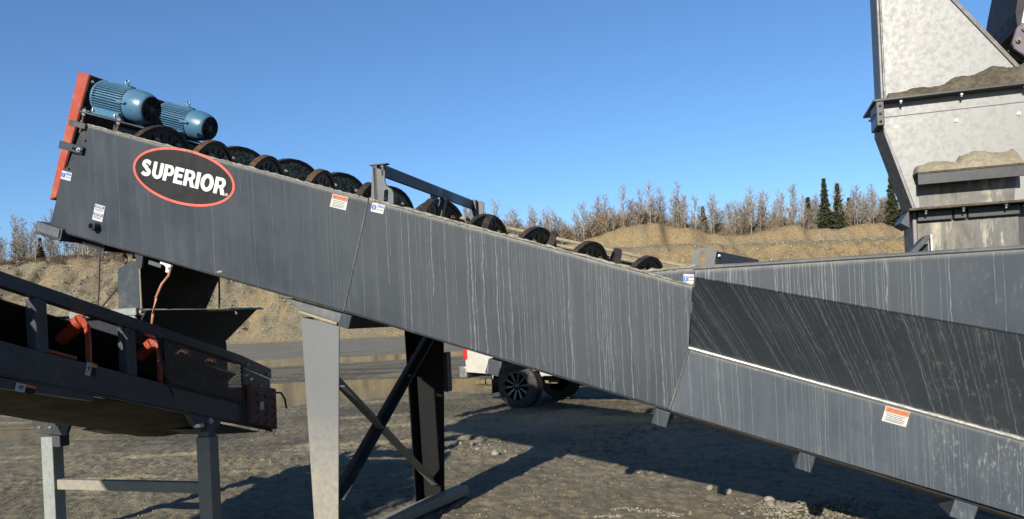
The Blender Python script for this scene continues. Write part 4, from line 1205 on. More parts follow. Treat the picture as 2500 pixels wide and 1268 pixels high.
# muddy pan under the return run
panmat = muddy("muddy_belt_pan", (0.028, 0.024, 0.018), (0.095, 0.08, 0.056), 0.75, 5.0, 0.3, 0.01)
mb = MB(); pr = [(CR - .03, .0), (CR - .28, -.075), (CR - .62, -.118), (CLF + .62, -.118), (CLF + .28, -.075), (CLF + .03, 0)]
n = len(pr); vsq = np.linspace(VH, 5.25, 14)
for j, vv in enumerate(vsq):
    for i, (uu, dz) in enumerate(pr): mb.v.append(S(uu, vv, zsb(vv) - .010 + dz + .008 * math.sin(j * 2.1 + i)))
mb.f = [(j * n + i, j * n + i + 1, (j + 1) * n + i + 1, (j + 1) * n + i) for j in range(13) for i in range(n - 1)]
mb.build("belt_pan", panmat, conv, recalc=False, smooth=True)
MB().prism([S(CR - .10, 5.28, zsb(5.28) - .02), S(CR - .10, VT - .05, zsb(VT) - .012), S(CR - .10, VT - .6, zsb(VT - .6) - .11), S(CR - .10, 5.05, zsb(5.05) - .10)], DU * -1.2).build("tail_pan", M['dark'], conv)
MB().cyl(S(CR - .12, 5.62, zst(5.62) + .02), S(CLF + .12, 5.62, zst(5.62) + .02), .15, 20).build("tail_pulley", M['black'], conv, smooth=True)
MB().bar(S(CR - .02, 3.0, zsb(3.0) - .06), S(CR - .02, 3.95, zsb(3.95) - .02), .05, .06).build("return_guard", M['conv'], conv, .003)
# troughing idlers
def idler(vv, first):
    z0 = zst(vv)
    br = MB()
    path = [S(CR - .05, vv, z0), S(CR - .045, vv, z0 + .16), S(CR - .05, vv, z0 + .25), S(CR - .085, vv, z0 + .30), S(CR - .13, vv, z0 + .315)]
    for p, q in zip(path[:-1], path[1:]): br.bar(p, q + (q - p) * .12, .046, .014, DV)
    bo = br.build("idler_frame", M['red'] if first else M['red_shade'], conv, .003)
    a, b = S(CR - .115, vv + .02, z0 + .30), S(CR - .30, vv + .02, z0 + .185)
    MB().cyl(a, b, .050, 18).build("roll", M['red'] if first else M['red_shade'], bo, .006, smooth=True, seg=2)
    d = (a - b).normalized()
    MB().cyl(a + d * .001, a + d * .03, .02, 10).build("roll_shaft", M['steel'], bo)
    MB().cyl(S(-4.60, vv, z0 + .05), S(-5.10, vv, z0 + .05), .06, 14).build("roll", M['red_shade'], bo, smooth=True)
    MB().bar(S(CR - .03, vv, z0 + .012), S(CLF + .03, vv, z0 + .012), .05, .02).build("base_angle", M['conv'], bo)
for k, vv in enumerate((-.9, .4, 1.6, 2.9, 3.97, 4.60, 4.93, 5.24)):
    idler(vv, vv < 4.7)
MB().bar(S(CR - .03, 3.62, zst(3.62) + .02), S(CR - .03, 3.85, zst(3.85) + .02), .03, .02).build("red_strip", M['red'], conv, .003)
# expanded-metal guard in a thin frame
g0, g1 = 4.60, 5.47
zlo = lambda v: zst(v) + .004; zhi = lambda v: ztr(v) - .082
fr = MB()
for vv in (g0, g1): fr.bar(S(CR + .012, vv, zlo(vv)), S(CR + .012, vv, zhi(vv)), .022, .008, DU)
for fz in (zlo, zhi): fr.bar(S(CR + .012, g0, fz(g0)), S(CR + .012, g1, fz(g1)), .018, .008, DU)
gfr = fr.build("mesh_guard", M['brown'], conv)
M['wire'] = simple("brown_wire", (.15, .13, .115), .5, .3, .4, .2)
ms = MB(); cell = .0215
nn_ = int((g1 - g0) / cell)
for k in range(-18, nn_ + 18):
    for sgn in (1, -1):
        va = g0 + k * cell
        # strand rises at 58 degrees from the foot of the guard; clipped to the frame
        ts = []
        Hh = .33; sl = .62 * sgn
        pts2 = []
        for t in np.linspace(0, Hh, 23):
            v_ = va + sl * t
            z_ = zlo(min(max(v_, g0), g1)) + t
            if g0 <= v_ <= g1 and z_ <= zhi(v_) : pts2.append((v_, zlo(v_) + t))
        if len(pts2) > 1:
            ms.bar(S(CR + .013 + .0015 * sgn, pts2[0][0], pts2[0][1]), S(CR + .013 + .0015 * sgn, pts2[-1][0], pts2[-1][1]), .0042, .003, DU)
ms.build("wire_mesh", M['wire'], gfr, kind="stuff")
# tail plates and slotted red cover
MB().prism([S(CR + .004, 5.48, ztr(5.48)), S(CR + .004, VT, ztr(VT) - .03), S(CR + .004, VT, ztr(VT) - .12), S(CR + .004, 5.48, ztr(5.48) - .10)], DU * -.01).build("tail_plate", M['conv'], conv, .003)
tp = MB().prism([S(CR + .002, 5.50, ztr(5.5) - .102), S(CR + .002, VT - .02, ztr(VT) - .125), S(CR + .002, VT - .02, zsb(VT) - .02), S(CR + .002, 5.50, zsb(5.5))], DU * -.010).build("tail_plate", M['conv'], conv, .003)
for vv, dz in ((5.53, .16), (5.60, .18), (5.72, .22), (5.80, .24), (5.55, .07), (5.84, .09)):
    MB().hexbolt(S(CR + .006, vv, ztr(vv) - dz), DU, .011, .012).build("bolt", M['steel'], conv)
cv_ = MB().prism([S(CR + .006, 5.515, 1.235), S(CR + .006, 5.885, 1.155), S(CR + .006, 5.875, .790), S(CR + .006, 5.505, .895)], DU * .055).build("slotted_cover", M['red_shade'], conv, .012, seg=2)
for c_ in (5.60, 5.71, 5.82):
    for k in range(5):
        zc = 1.16 - .27 * (c_ - 5.5) - .075 * k; s_ = 1 if (k < 2) else -1
        MB().bar(S(CR + .062, c_ - .022, zc + .020 * s_), S(CR + .062, c_ + .022, zc - .020 * s_), .006, .003, DU).build("slot", M['slot'], cv_)
label_plate(cv_, S(CR + .062, 5.655, 1.03), DV, DZ, DU, .06, .07, 'x', "label_plate")
label_plate(conv, S(CR, 3.936, 1.476), S(0, .962, -.274), S(0, .274, .962), DU, .085, .085, 'side', "warning_label")
label_plate(conv, S(CR + .006, 3.45, zsb(3.45) - .055), S(0, .962, -.274), S(0, .274, .962), DU, .13, .05, 'side', "warning_label")
MB().tube([S(CR + .03, 5.89, 1.12), S(CR + .06, 5.95, 1.11), S(CR + .07, 5.99, 1.05), S(CR + .07, 6.01, .96)], .009, 8).build("cable_tail", M['black'], conv, smooth=True)
# stand: two telescoping legs, brace, saddle brackets
VS = 5.03
for (uu, ztop, mat) in ((CR - .01, .965, M['conv']), (-5.695, 1.0, M['conv'])):
    right = uu > -5
    MB().sbox(uu - .062, uu + .062, VS - .055, VS + .055, 0, .865).build("leg", M['leg'] if right else M['zinc_grey'], conv, .006, seg=2)
    if right: MB().sbox(uu - .05, uu + .05, VS - .045, VS + .045, .865, ztop).build("inner_tube", M['conv'], conv, .004)
    else: MB().sbox(uu + .03, uu + .14, VS - .05, VS + .05, .78, ztop - .05).build("inner_tube", M['conv'], conv, .004)
    MB().sbox(uu - .13, uu + .13, VS - .12, VS + .12, -.02, .012).build("foot_plate", M['leg'], conv)
MB().sbox(-5.63, CR - .075, VS - .03, VS + .03, .415, .500).build("stand_brace", M['leg'], conv, .006, seg=2)
MB().prism([S(-5.80, VS - .10, 1.03), S(-5.37, VS - .10, 1.005), S(-5.43, VS - .10, .885), S(-5.76, VS - .10, .905)], DV * .03).build("saddle_bracket", M['dark'], conv, .004)
for uu in (-5.70, -5.585, -5.50): MB().hexbolt(S(uu, VS - .10, .955), -DV, .012, .01).build("bolt", M['steel'], conv)
MB().prism([S(CR + .02, 4.80, zsb(4.80) - .012), S(CR + .02, 5.17, zsb(5.17) - .012), S(CR + .02, 5.16, .935), S(CR + .02, 5.05, .90), S(CR + .02, 4.93, .915), S(CR + .02, 4.86, .98)], DU * -.05).build("saddle_bracket", M['conv'], conv, .004)
MB().hexbolt(S(CR + .02, 5.03, .985), DU, .026, .014).build("pivot_pin", M['steel'], conv)
MB().sbox(CR + .001, CR + .06, 4.87, 4.92, .955, .985).build("clamp", M['steel'], conv, .003)
# receiving hopper above the tail
hop = MB().prism([S(-4.30, 4.66, 1.875), S(-4.30, 6.03, 1.885), S(-4.36, 5.46, 1.50), S(-4.36, 4.55, 1.62)], DU * -.010).build("hopper_side", M['black'], conv, .002)
MB().prism([S(-5.40, 4.70, 1.845), S(-4.31, 4.70, 1.845), S(-4.37, 4.86, 1.56), S(-5.34, 4.86, 1.56)], DV * .01).build("hopper_front", M['conv'], conv, .002)
MB().prism([S(-5.40, 4.66, 1.875), S(-5.40, 6.03, 1.885), S(-5.34, 5.46, 1.50), S(-5.34, 4.55, 1.62)], DU * .010).build("hopper_side", M['conv'], conv, .002)
MB().sbox(-5.04, -4.395, 4.655, 4.695, 1.842, 1.898).build("hopper_bar", M['zinc_grey'], conv, .004)
MB().tube([S(-4.37, 4.67, 1.868), S(-4.285, 5.66, 1.876), S(-4.27, 5.68, 1.84)], .013, 8).build("hopper_rod", M['sandmud'], conv, smooth=True)
MB().prism([S(-4.285, 5.60, 1.888), S(-4.285, 6.06, 1.892), S(-4.235, 6.03, 1.876), S(-4.235, 5.66, 1.874)], DZ * .006).build("hopper_lip", M['grey'], conv)
MB().prism([S(-4.50, 4.66, 1.84), S(-4.42, 4.66, 1.84), S(-4.34, 4.66, 1.72), S(-4.42, 4.66, 1.72)], DV * .02).build("hopper_strut", M['zinc_grey'], conv, .003)
MB().sbox(-4.40, -4.33, 4.62, 4.655, 1.66, 1.80).build("hopper_strut", M['zinc_grey'], conv, .003)

# ---- loose lines hanging from the washer
hs = thing("hose", "thin copper-coloured hose hanging from a white valve below the washer", "hose", S(-4.06, 4.62, 1.22))
pa = [S(-4.056, 4.655, 2.173), S(-4.075, 4.65, 2.12), S(-4.136, 4.645, 2.06), S(-4.19, 4.64, 1.96), S(-4.215, 4.63, 1.84), S(-4.17, 4.56, 1.74)]
MB().tube(pa, .010, 8).build("upper_length", M['copper'], hs, smooth=True)
MB().tube([S(-4.17, 4.56, 1.74), S(-4.05, 4.49, 1.64), S(-4.04, 4.50, 1.52), S(-4.04, 4.53, 1.40), S(-4.04, 4.57, 1.30), S(-4.045, 4.61, 1.21)], .007, 8).build("lower_length", M['black'], hs, smooth=True)
vb = MB().obox(S(-4.075, 4.655, 2.196), DA, DV, DH, .030, .014, .010)
vb.obox(S(-4.10, 4.655, 2.208), DA, DV, DH, .045, .012, .007); vb.cyl(S(-4.085, 4.655, 2.21), S(-4.085, 4.655, 2.155), .013, 10); vb.cyl(S(-4.10, 4.655, 2.155), S(-4.06, 4.655, 2.148), .010, 10)
vb.build("valve", M['pvc'], hs, .003)
def link_mesh():
    vs_, fs = [], []; n, m = 18, 6
    for i in range(n):
        a = 2 * math.pi * i / n; x, z = .017 * math.cos(a), .017 * math.sin(a)
        z += .014 if z > 0 else -.014
        d = Vector((math.cos(a), 0, math.sin(a)))
        for k in range(m):
            b = 2 * math.pi * k / m
            vs_.append(Vector((x, 0, z)) + d * (.0065 * math.cos(b)) + Vector((0, .0065 * math.sin(b), 0)))
    for i in range(n):
        for k in range(m): fs.append((i * m + k, i * m + (k + 1) % m, ((i + 1) % n) * m + (k + 1) % m, ((i + 1) % n) * m + k))
    me = raw_mesh("link", vs_, fs, M['rust']); me.polygons.foreach_set("use_smooth", [True] * len(me.polygons)); return me
LKM = link_mesh()
for (u, v, z, nl, sw, lab) in ((-4.755, 4.95, 2.40, 6, -.004, "longer rusty chain hanging left of the splash deflector under the washer"), (-4.69, 4.96, 2.38, 5, .022, "shorter rusty chain slanting down to the deflector's top")):
    ch = thing("chain", lab, "chain", S(u, v, z - nl * .047), "chains under the washer's discharge")
    for k in range(nl):
        o = bpy.data.objects.new("link", LKM); COL.objects.link(o)
        attach(o, S(u + sw * k * .6, v, z - .046 * k), ch)
        o.rotation_euler = (0, R(-20) if sw > .01 else 0, R(90) * (k % 2) + R(30))
for p, q, lab, nm_ in ((S(-5.554, 5.5, 2.60), S(-5.62, 5.5, 1.90), "thin dark upright line between the washer's head beam and the conveyor", "tie_line"),
                       (S(-5.20, 5.5, 2.30), S(-5.57, 5.5, 1.965), "thin dark slanting line left of the splash deflector", "tie_line"),
                       (S(-4.296, 5.5, 2.20), S(-4.307, 5.5, 1.885), "short dark rod between washer and hopper, right of the deflector", "tie_rod")):
    prop(MB().tube([p, p.lerp(q, .5) + DU * .004, q], .0085, 6).build(nm_, M['cable'], None, smooth=True), lab, "line" if nm_ == "tie_line" else "rod")

# ================================================================== feed chute
ch = thing("feed_chute", "galvanised steel feed chute, mud-caked, standing over the washer's feed box", "chute", S(1.5, 5.3, 1.9))
VC = 4.90
def cprism(name, pts, mat, v=VC, ext=.01, bevel=.002, parent=None):
    return MB().prism([S(u, v, z) for u, z in pts], DV * ext).build(name, mat, parent or ch, bevel)
cprism("hood_front", [(.842, 2.850), (.842, 3.95), (.80 + .02, 3.95), (.86, 3.95), (1.209, 3.381), (1.640, 2.762 + .088)][:2] + [(.86, 3.95), (1.209, 3.381), (1.585, 2.850)], M['galv'])
MB().sbox(.824, .838, VC - .012, 5.10, 2.85, 3.95).build("hood_side", M['galv_side'], ch, .003)
MB().prism([S(.86, VC - .012, 3.95), S(1.209, VC - .012, 3.381), S(1.585, VC - .012, 2.850), S(1.60, VC - .012, 2.862), S(1.224, VC - .012, 3.393), S(.875, VC - .012, 3.962)], DV * .30).build("hood_slope", M['galv_dirty'], ch)
MB().tube([S(.845, VC - .006, 2.86), S(.845, VC - .006, 3.95)], .006, 6).build("weld_bead", M['galv_dirty'], ch)
# upper flange, closing band, bolts
MB().sbox(.772, 2.5, VC - .085, 5.22, 2.832, 2.846).build("upper_flange", M['dark'], ch, .002)
MB().sbox(.785, .826, VC - .083, 5.02, 2.692, 2.831).build("flange_angle", M['dark'], ch, .003)
for vv in (4.88, 4.95, 5.02):
    MB().hexbolt(S(.784, vv, 2.77), -DU, .008, .006).build("bolt", M['black'], ch)
for zz in (2.715, 2.76, 2.805): MB().hexbolt(S(.805, VC - .084, zz), -DV, .008, .006).build("bolt", M['black'], ch)
MB().sbox(.835, 2.5, VC - .006, VC - .001, 2.752, 2.830).build("cover_strip", M['galv'], ch, .002)
for uu in (.92, 1.23, 1.54):
    MB().hexbolt(S(uu, VC - .055, 2.831), -DZ, .010, .011).build("bolt", M['steel'], ch)
    MB().hexbolt(S(uu - .02, VC - .001, 2.69), -DV, .011, .006).build("bolt", M['steel'], ch)
# hopper of the chute
MB().prism([S(.838, VC, 2.752), S(.838, VC, 2.70), S(.985, VC, 2.20), S(2.5, VC, 2.20), S(2.5, VC, 2.752)], DV * .01).build("hopper_front", M['galv'], ch)
MB().prism([S(.826, VC, 2.75), S(.826, VC, 2.69), S(.968, VC, 2.20), S(.982, VC, 2.20), S(.838, VC, 2.70), S(.838, VC, 2.75)], DV * .28).build("hopper_side", M['galv_side'], ch)
MB().prism([S(.995, VC - .004, 2.385), S(1.503, VC - .004, 2.40), S(1.478, VC - .004, 2.205), S(1.003, VC - .004, 2.205)], DV * .003).build("wear_plate", M['galv_dirty'], ch)
# ledge with its load of dried sand
MB().sbox(.975, 1.50, VC - .125, VC - .006, 2.385, 2.397).build("ledge", M['mud'], ch, .003)
MB().sbox(.975, 1.50, VC - .125, VC - .117, 2.325, 2.385).build("ledge_lip", M['dark'], ch, .002)  # dark angle leg, made taller to stand in for its shadow too
def lumpy(name, u0, u1, v0, v1, zf, hf, mat, seed, nu=90, nv=14):
    U_, W_ = np.meshgrid(np.linspace(u0, u1, nu), np.linspace(0, 1, nv))
    prof_ = np.sin(np.clip(W_ * 1.0, 0, 1) * math.pi * .5) ** .7
    edge = np.clip(np.minimum((U_ - u0), (u1 - U_)) / .02, 0, 1) ** .5
    Z_ = zf + hf(U_) * prof_ * edge + (.016 * fbm(U_ / .05, W_ * 2.2, 4, seed) + .010 * fbm(U_ / .016, W_ * 7, 2, seed + 4)) * edge * np.clip(W_ * 6, 0, 1)
    mb = MB(); mb.v = [S(float(a), float(v0 + (v1 - v0) * b), float(c)) for a, b, c in zip(U_.ravel(), W_.ravel(), Z_.ravel())]
    mb.f = [(j * nu + i, j * nu + i + 1, (j + 1) * nu + i + 1, (j + 1) * nu + i) for j in range(nv - 1) for i in range(nu - 1)]
    return mb.build(name, mat, ch, smooth='all', recalc=False)
lumpy("dried_sand", .972, 1.50, VC - .127, VC - .001, 2.396, lambda u: .062 + .010 * np.sin(u * 30) + .035 * sstep(u, 1.19, 1.22), M['sandmud'], 5)
lumpy("wet_mud", .848, 2.2, VC - .080, VC - .001, 2.846, lambda u: .034 + .10 * sstep(u, .80, 1.70) + .016 * np.sin(u * 24) * np.sin(u * 9 + 1), M['mud'], 9, 150)
lumpy("wet_mud", 1.30, 2.2, VC - .028, VC - .0005, 2.86, lambda u: .01 + .17 * sstep(u, 1.36, 1.75), M['mud'], 12, 110)
# lower flange and box
MB().sbox(.926, 1.56, VC - .11, 5.20, 2.186, 2.199).build("lower_flange", M['mud'], ch, .002)
for a_, b_ in ((.985, 1.165), (1.172, 1.238), (1.244, 1.50)):
    MB().sbox(a_, b_, VC - .02, VC + .04, 2.128, 2.185).build("bolting_bar", M['dark'], ch, .004)
for uu in (1.02, 1.21, 1.42): MB().hexbolt(S(uu, VC - .065, 2.186), -DZ, .011, .012).build("bolt", M['steel'], ch)
MB().prism([S(.926, VC - .10, 2.185), S(.88, VC - .10, 2.12), S(.926, VC - .10, 2.09)], DV * .22).build("flange_wing", M['dark'], ch)
MB().sbox(.985, 1.502, VC + .01, 5.18, 1.80, 2.128).build("outlet_box", M['galv_dirty'], ch, .004)
MB().sbox(.962, .984, VC + .0, 5.16, 1.80, 2.186).build("outlet_side", M['galv_side'], ch, .003)
MB().sbox(1.503, 1.60, VC + .06, 5.18, 1.80, 2.18).build("outlet_end", M['dark'], ch, .003)
MB().prism([S(.845, 4.60, 1.90), S(.965, 4.60, 2.024), S(.985, 4.60, 2.024), S(.985, 4.60, 2.005), S(.885, 4.60, 1.90)], DV * .12).build("deflector_wing", M['dark'], ch, .002)
MB().prism([S(.905, 4.66, 1.90), S(.985, 4.66, 1.985), S(.985, 4.66, 1.90)], DV * .08).build("gusset", M['black'], ch)
MB().sbox(.984, .992, 4.585, 4.62, 1.90, 2.026).build("wing_edge", M['steel'], ch)

# ---- end of the feeding conveyor that looks in at the corner
fc_ = thing("feed_conveyor", "muddy end bracket of a feeding conveyor at the photo's upper right corner", "conveyor", S(1.8, 5.2, 2.99))
MB().prism([S(u, 4.86, z) for u, z in [(1.52, 3.16), (1.545, 3.18), (1.68, 3.18), (1.68, 2.99), (1.555, 2.995), (1.502, 3.045), (1.492, 3.075)]], DV * .03).build("end_bracket", simple("mauve_grey_paint", (.13, .11, .13), .6, 0, .3, .3), fc_, .004)
MB().prism([S(u, 4.90, z) for u, z in [(1.535, 3.17), (1.53, 3.26), (1.56, 3.42), (1.60, 3.6), (1.75, 3.6), (1.68, 3.17)]], DV * .6).build("belt_end", M['black'], fc_)
MB().prism([S(u, 4.89, z) for u, z in [(1.553, 3.19), (1.585, 3.34), (1.62, 3.34), (1.60, 3.19)]], DV * .009).build("pale_strip", M['pvc'], fc_)
for u, z in ((1.522, 3.085), (1.553, 3.145)): MB().hexbolt(S(u, 4.86, z), -DV, .014, .014).build("bolt", M['sandmud'], fc_)
MB().prism([S(u, 4.93, z) for u, z in [(1.49, 3.06), (1.53, 3.0), (1.60, 2.96), (1.75, 2.90), (1.75, 3.05)]], DV * .25).build("mud_cake", M['mud'], fc_)

# ================================================================== pickup truck
TH_ = R(-30.2)
thd = Vector((math.cos(TH_), math.sin(TH_), 0)); tlf = Vector((-math.sin(TH_), math.cos(TH_), 0))
TC = Vector((2.22, 14.30, -.02))
def T(x, y, z): return TC + thd * x + tlf * y + DZ * z
truck = thing("pickup_truck", "white pickup truck with black wheels parked behind the washer, only its tail in view", "truck", TC)
M['tpaint'] = paint("white_truck_paint", (.44, .43, .385), .35, .45, (.27, .23, .155), 3.0, fleck=.05)
M['tyre'] = paint("tyre_rubber", (.022, .022, .022), .75, .40, (.10, .09, .07), 12)
M['alloy'] = simple("black_alloy", (.055, .055, .058), .22, .9, .5, .2)
M['spoke'] = simple("polished_spoke", (.13, .13, .135), .28, .85, .5, .2)
M['glass'] = simple("dark_car_glass", (.015, .018, .020), .06, 0, .6, .1, 3, 0)
M['taillight'] = simple("red_lens", (.42, .02, .025), .2, 0, .6, .1)
M['chrome'] = simple("dull_chrome", (.26, .26, .255), .35, .6, .5, .15)
M['muddyunder'] = muddy("muddy_underbody", (.09, .075, .05), (.22, .18, .12), .9, 18, .5)
WR, RAX, FAX = .43, -1.95, 1.95
def arch(xc, r, z0): return [(xc + r * math.cos(R(a)), WR + r * math.sin(R(a))) for a in range(172, 7, -11)]
for sd in (-1, 1):
    side = [(-3.10, .70)] + [(-2.52, .66)] + [p for p in arch(RAX, .56, 0)] + [(-1.36, .62), (1.36, .62)] + [p for p in arch(FAX, .56, 0)] + [(2.54, .66), (2.85, .72), (2.88, 1.12), (2.62, 1.20), (1.25, 1.26), (-.98, 1.30), (-3.12, 1.36)]
    MB().prism([T(x, sd * .99, z) for x, z in side], tlf * (-sd * .05)).build("body_side", M['tpaint'], truck, .015, seg=2)
    lens = MB().obox(T(-3.10, sd * .955, 1.15), thd, tlf, DZ, .05, .055, .20)
    lens.build("taillight", M['taillight'], truck, .02, seg=2)
MB().obox(T(-3.09, 0, 1.03), thd, tlf, DZ, .03, .89, .33).build("tailgate", M['tpaint'], truck, .02, seg=2)
bp = MB().obox(T(-3.19, 0, .70), thd, tlf, DZ, .10, .98, .125).build("rear_bumper", M['chrome'], truck, .04, seg=3)
MB().obox(T(-1.0, 0, .74), thd, tlf, DZ, 2.05, .92, .03).build("bed_floor", M['muddyunder'], truck)
MB().obox(T(2.0, 0, .95), thd, tlf, DZ, .85, .93, .24).build("bonnet", M['tpaint'], truck, .06, seg=2)
cab = [(-.95, 1.28), (-.86, 1.90), (-.60, 1.96), (.55, 1.96), (1.28, 1.26)]
MB().prism([T(x, -.86, z) for x, z in cab], tlf * 1.72).build("cab", M['tpaint'], truck, .05, seg=2)
for sd in (-1, 1):
    for w_ in ([(-.80, 1.34), (-.74, 1.84), (-.06, 1.86), (-.06, 1.34)], [(.04, 1.34), (.04, 1.86), (.52, 1.84), (1.02, 1.34)]):
        MB().prism([T(x, sd * .862, z) for x, z in w_], tlf * (sd * .008)).build("side_window", M['glass'], truck)
MB().prism([T(1.22, -.75, 1.33), T(1.22, .75, 1.33), T(.66, .75, 1.87), T(.66, -.75, 1.87)], Vector((.02, 0, .02))).build("windscreen", M['glass'], truck)
for x in (-.5, .0): pass
for sd in (-1, 1):
    for xw in (RAX, FAX):
        c = T(xw, sd * .86, WR); ax = tlf * sd
        wheel = MB().tube([c + ax * o_ for o_ in (-.15, -.145, -.11, .11, .145, .152, .1525)], [.27, .36, .425, .425, .37, .31, .272], 40, cap=False).build("wheel", M['tyre'], truck, smooth=True)
        tr = MB()
        for k in range(54):
            a = 2 * math.pi * k / 54
            d = thd * math.cos(a) + DZ * math.sin(a); t = d.cross(ax)
            for j, o_ in enumerate((-.095, -.032, .032, .095)):
                tr.obox(c + d * .424 + ax * o_ + t * (.012 if j % 2 else -.012), ax, d, t, .027, .009, .014)
        tr.build("tread", M['tyre'], wheel)
        MB().tube([c + ax * .08, c + ax * .10, c + ax * .154, c + ax * .158, c + ax * .1585], [.268, .27, .272, .268, .258], 32, cap=False).build("rim", M['alloy'], wheel, smooth=True)
        MB().cyl(c + ax * .085, c + ax * .095, .27, 32).build("rim_dish", M['slot'], wheel)
        for k in range(10):
            a = 2 * math.pi * k / 10 + .1
            for da in (-.07, .07):
                d0 = thd * math.cos(a) + DZ * math.sin(a); d1 = thd * math.cos(a + da) + DZ * math.sin(a + da)
                MB().bar(c + ax * .125 + d0 * .055, c + ax * .148 + d1 * .265, .020, .022, ax).build("spoke", M['spoke'], wheel, .004)
        MB().tube([c + ax * .10, c + ax * .15, c + ax * .165], [.075, .068, .045], 20).build("hub_cap", M['alloy'], wheel, smooth=True)
MB().cyl(T(RAX, -.75, WR), T(RAX, .75, WR), .055, 12).build("rear_axle", M['muddyunder'], truck, smooth=True)
MB().tube([T(RAX + .2, .0, WR), T(RAX + .1, 0, WR), T(RAX, 0, WR), T(RAX - .12, 0, WR), T(RAX - .18, 0, WR)], [.06, .14, .17, .13, .05], 16).build("differential", M['muddyunder'], truck, smooth=True)
for sd in (-1, 1):
    MB().bar(T(-3.0, sd * .50, .66), T(2.6, sd * .50, .60), .08, .14).build("frame_rail", M['muddyunder'], truck)
    MB().bar(T(-2.55, sd * .55, .50), T(-1.30, sd * .55, .47), .07, .05).build("leaf_spring", M['muddyunder'], truck)
MB().obox(T(-2.50, -.86, .52), thd, tlf, DZ, .006, .15, .23).build("mud_flap", M['black'], truck)
MB().obox(T(-2.50, .86, .52), thd, tlf, DZ, .006, .15, .23).build("mud_flap", M['black'], truck)
MB().cyl(T(-2.85, -.60, .47), T(-2.35, -.60, .49), .075, 16).build("exhaust_pipe", M['muddyunder'], truck, smooth=True)
for dy in (-.08, .08):
    MB().cyl(T(-2.85, -.60 + dy, .48), T(-3.02, -.66 + dy, .48), .06, 16).build("exhaust_tip", M['muddyunder'], truck, smooth=True)
MB().tube([T(-2.75, -.5, .50), T(-2.76, -.5, .38), T(-2.70, -.5, .33), T(-2.66, -.5, .40)], .012, 6).build("tow_hook", M['black'], truck)
MB().obox(T(0.2, 0, .55), thd, tlf, DZ, .6, .30, .10).build("fuel_tank", M['muddyunder'], truck, .03)

# ================================================================== loose things on the ground
def gz(x, y): return lookup(gx, gy, GZ, x, y)
def rock(name, x, y, sx, sy, sz, seed, mat, lab, cat, grp, sub=2):
    bm = bmesh.new(); bmesh.ops.create_icosphere(bm, subdivisions=sub, radius=1)
    rg = np.random.RandomState(seed); ph = rg.uniform(0, 6, 9)
    for v in bm.verts:
        p = v.co
        k = 1 + .16 * math.sin(2.1 * p.x + ph[0]) * math.cos(1.9 * p.y + ph[1]) + .10 * math.sin(3.7 * p.z + 2.9 * p.x + ph[2]) + .05 * math.sin(7 * p.y + ph[3])
        v.co = Vector((p.x * sx * k, p.y * sy * k, p.z * sz * k))
    me = bpy.data.meshes.new(name); bm.to_mesh(me); bm.free(); me.materials.append(mat)
    me.polygons.foreach_set("use_smooth", [True] * len(me.polygons))
    o = bpy.data.objects.new(name, me); COL.objects.link(o)
    o.location = (x, y, gz(x, y) + sz * .45); o.rotation_euler = (0, 0, ph[5])
    return prop(o, lab, cat, grp)
M['stone'] = muddy("pale_cobble", (.16, .145, .11), (.29, .265, .21), .8, 14, .15, .004)
for i, (x, y, s_, lab) in enumerate((
        (-.29, 9.54, .045, "largest round pale stone on the mud right of the washer's far leg"), (-.79, 10.48, .030, "flat pale stone at the shadow's edge, left of two near each other"),
        (-.63, 10.43, .030, "flat pale stone at the shadow's edge, right of two near each other"), (-1.0, 10.24, .028, "small pale stone closest to the washer's far leg"),
        (-.54, 10.01, .030, "half-buried pale stone above the largest round one"), (-.16, 9.75, .026, "small pale stone just right of the largest round one"),
        (-.48, 9.54, .016, "tiny pale pebble left of the largest round stone"), (1.79, 7.16, .034, "white stone on the edge of the trough's shadow under the middle cross beam"),
        (1.91, 6.97, .034, "brownish stone on the shadow's edge beside the rubble"), (2.17, 6.61, .036, "upper of two stones at the rubble's left end"), (2.13, 6.47, .036, "lower of two stones at the rubble's left end"))):
    rock("stone", x, y, s_ * 1.25, s_, s_ * .85, 30 + i, M['stone'], lab, "stone", "stones on the muddy floor")
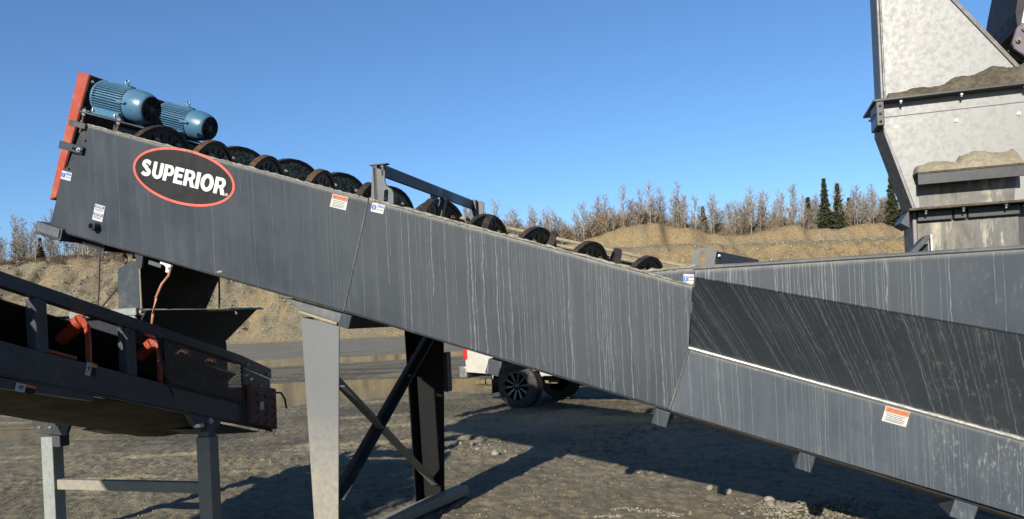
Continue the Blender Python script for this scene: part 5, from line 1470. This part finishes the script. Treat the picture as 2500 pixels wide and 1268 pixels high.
# rubble spilled in the sun at right, and scattered pebbles
rs = random.Random(77)
def scatter(name, lab, pts_, mat):
    mb = MB()
    base = [(1, 0, 0), (-1, 0, 0), (0, 1, 0), (0, -1, 0), (0, 0, 1), (0, 0, -1)]
    fs = [(0, 2, 4), (2, 1, 4), (1, 3, 4), (3, 0, 4), (2, 0, 5), (1, 2, 5), (3, 1, 5), (0, 3, 5)]
    for (x, y, z, s_) in pts_:
        a = rs.uniform(0, 6.28); ca, sa = math.cos(a), math.sin(a)
        vs_ = []
        for (p, q, r_) in base:
            k = s_ * rs.uniform(.6, 1.25); p, q, r_ = p * k * 1.2, q * k, r_ * k * .7
            tl = rs.uniform(-.3, .3) * s_
            vs_.append((x + p * ca - q * sa + tl, y + p * sa + q * ca, z + r_ + tl * .4))
        mb.add(vs_, fs)
    return prop(mb.build(name, mat, None, recalc=False, kind="stuff", smooth='all'), lab, "gravel", None, "stuff")
pts_ = []
for i in range(950):
    x, y = rs.gauss(2.38, .22), rs.gauss(6.28, .13)
    hgt = .07 * math.exp(-((x - 2.38) / .22) ** 2 - ((y - 6.28) / .13) ** 2)
    pts_.append((x, y, gz(x, y) + hgt * rs.random() + .003, rs.uniform(.006, .024)))
scatter("rubble", "crumbled pale rubble in the sun at the edge of the trough's shadow", pts_, M['stone'])
pts_ = []
for i in range(2600):
    y = 5.6 + 13 * rs.random() ** 1.7; x = rs.uniform(-.62, .52) * y
    if rs.random() < .15: x, y = rs.gauss(-.6, .5), rs.gauss(10.1, .35)
    pts_.append((x, y, gz(x, y) + .002, rs.uniform(.004, .012) * (1.0 if rs.random() < .93 else 2.0)))
M['pebble'] = muddy("mud_dusted_pebble", (.15, .13, .095), (.34, .30, .24), .9, 9, .1)
scatter("pebbles", "pebbles strewn over the muddy pit floor", pts_, M['pebble'])
pts_ = []
for i in range(160):
    c_ = rs.choice(((.87, 6.6), (1.0, 6.55), (1.26, 6.32), (1.1, 6.45), (.75, 6.35)))
    x, y = rs.gauss(c_[0], .06), rs.gauss(c_[1], .02)
    pts_.append((x, y, gz(x, y) - .002, rs.uniform(.010, .026)))
scatter("dried_flakes", "pale dried flakes on the sunlit mud at the bottom of the photo", pts_, M['stone'])
# beam on the ground beside the far foot
p_, q_ = Vector((-.55, 7.36, .05)), Vector((-1.25, 6.00, .045))
gb = MB().bar(p_, q_, .13, .09)
prop(gb.build("ground_beam", M['leg'], None, .01, seg=2), "mud-splashed steel beam lying on the ground beside the washer's far foot", "beam")

for uu in (CR - .24, CLF + .24):  # black boards added behind the mesh guard to fill it with darkness
    MB().prism([S(uu, 4.50, zst(4.50) + .09), S(uu, 5.60, zst(5.60) + .09), S(uu, 5.60, 1.60), S(uu, 4.50, 1.78)], DU * .012).build("dark_backing", M['black'], conv)
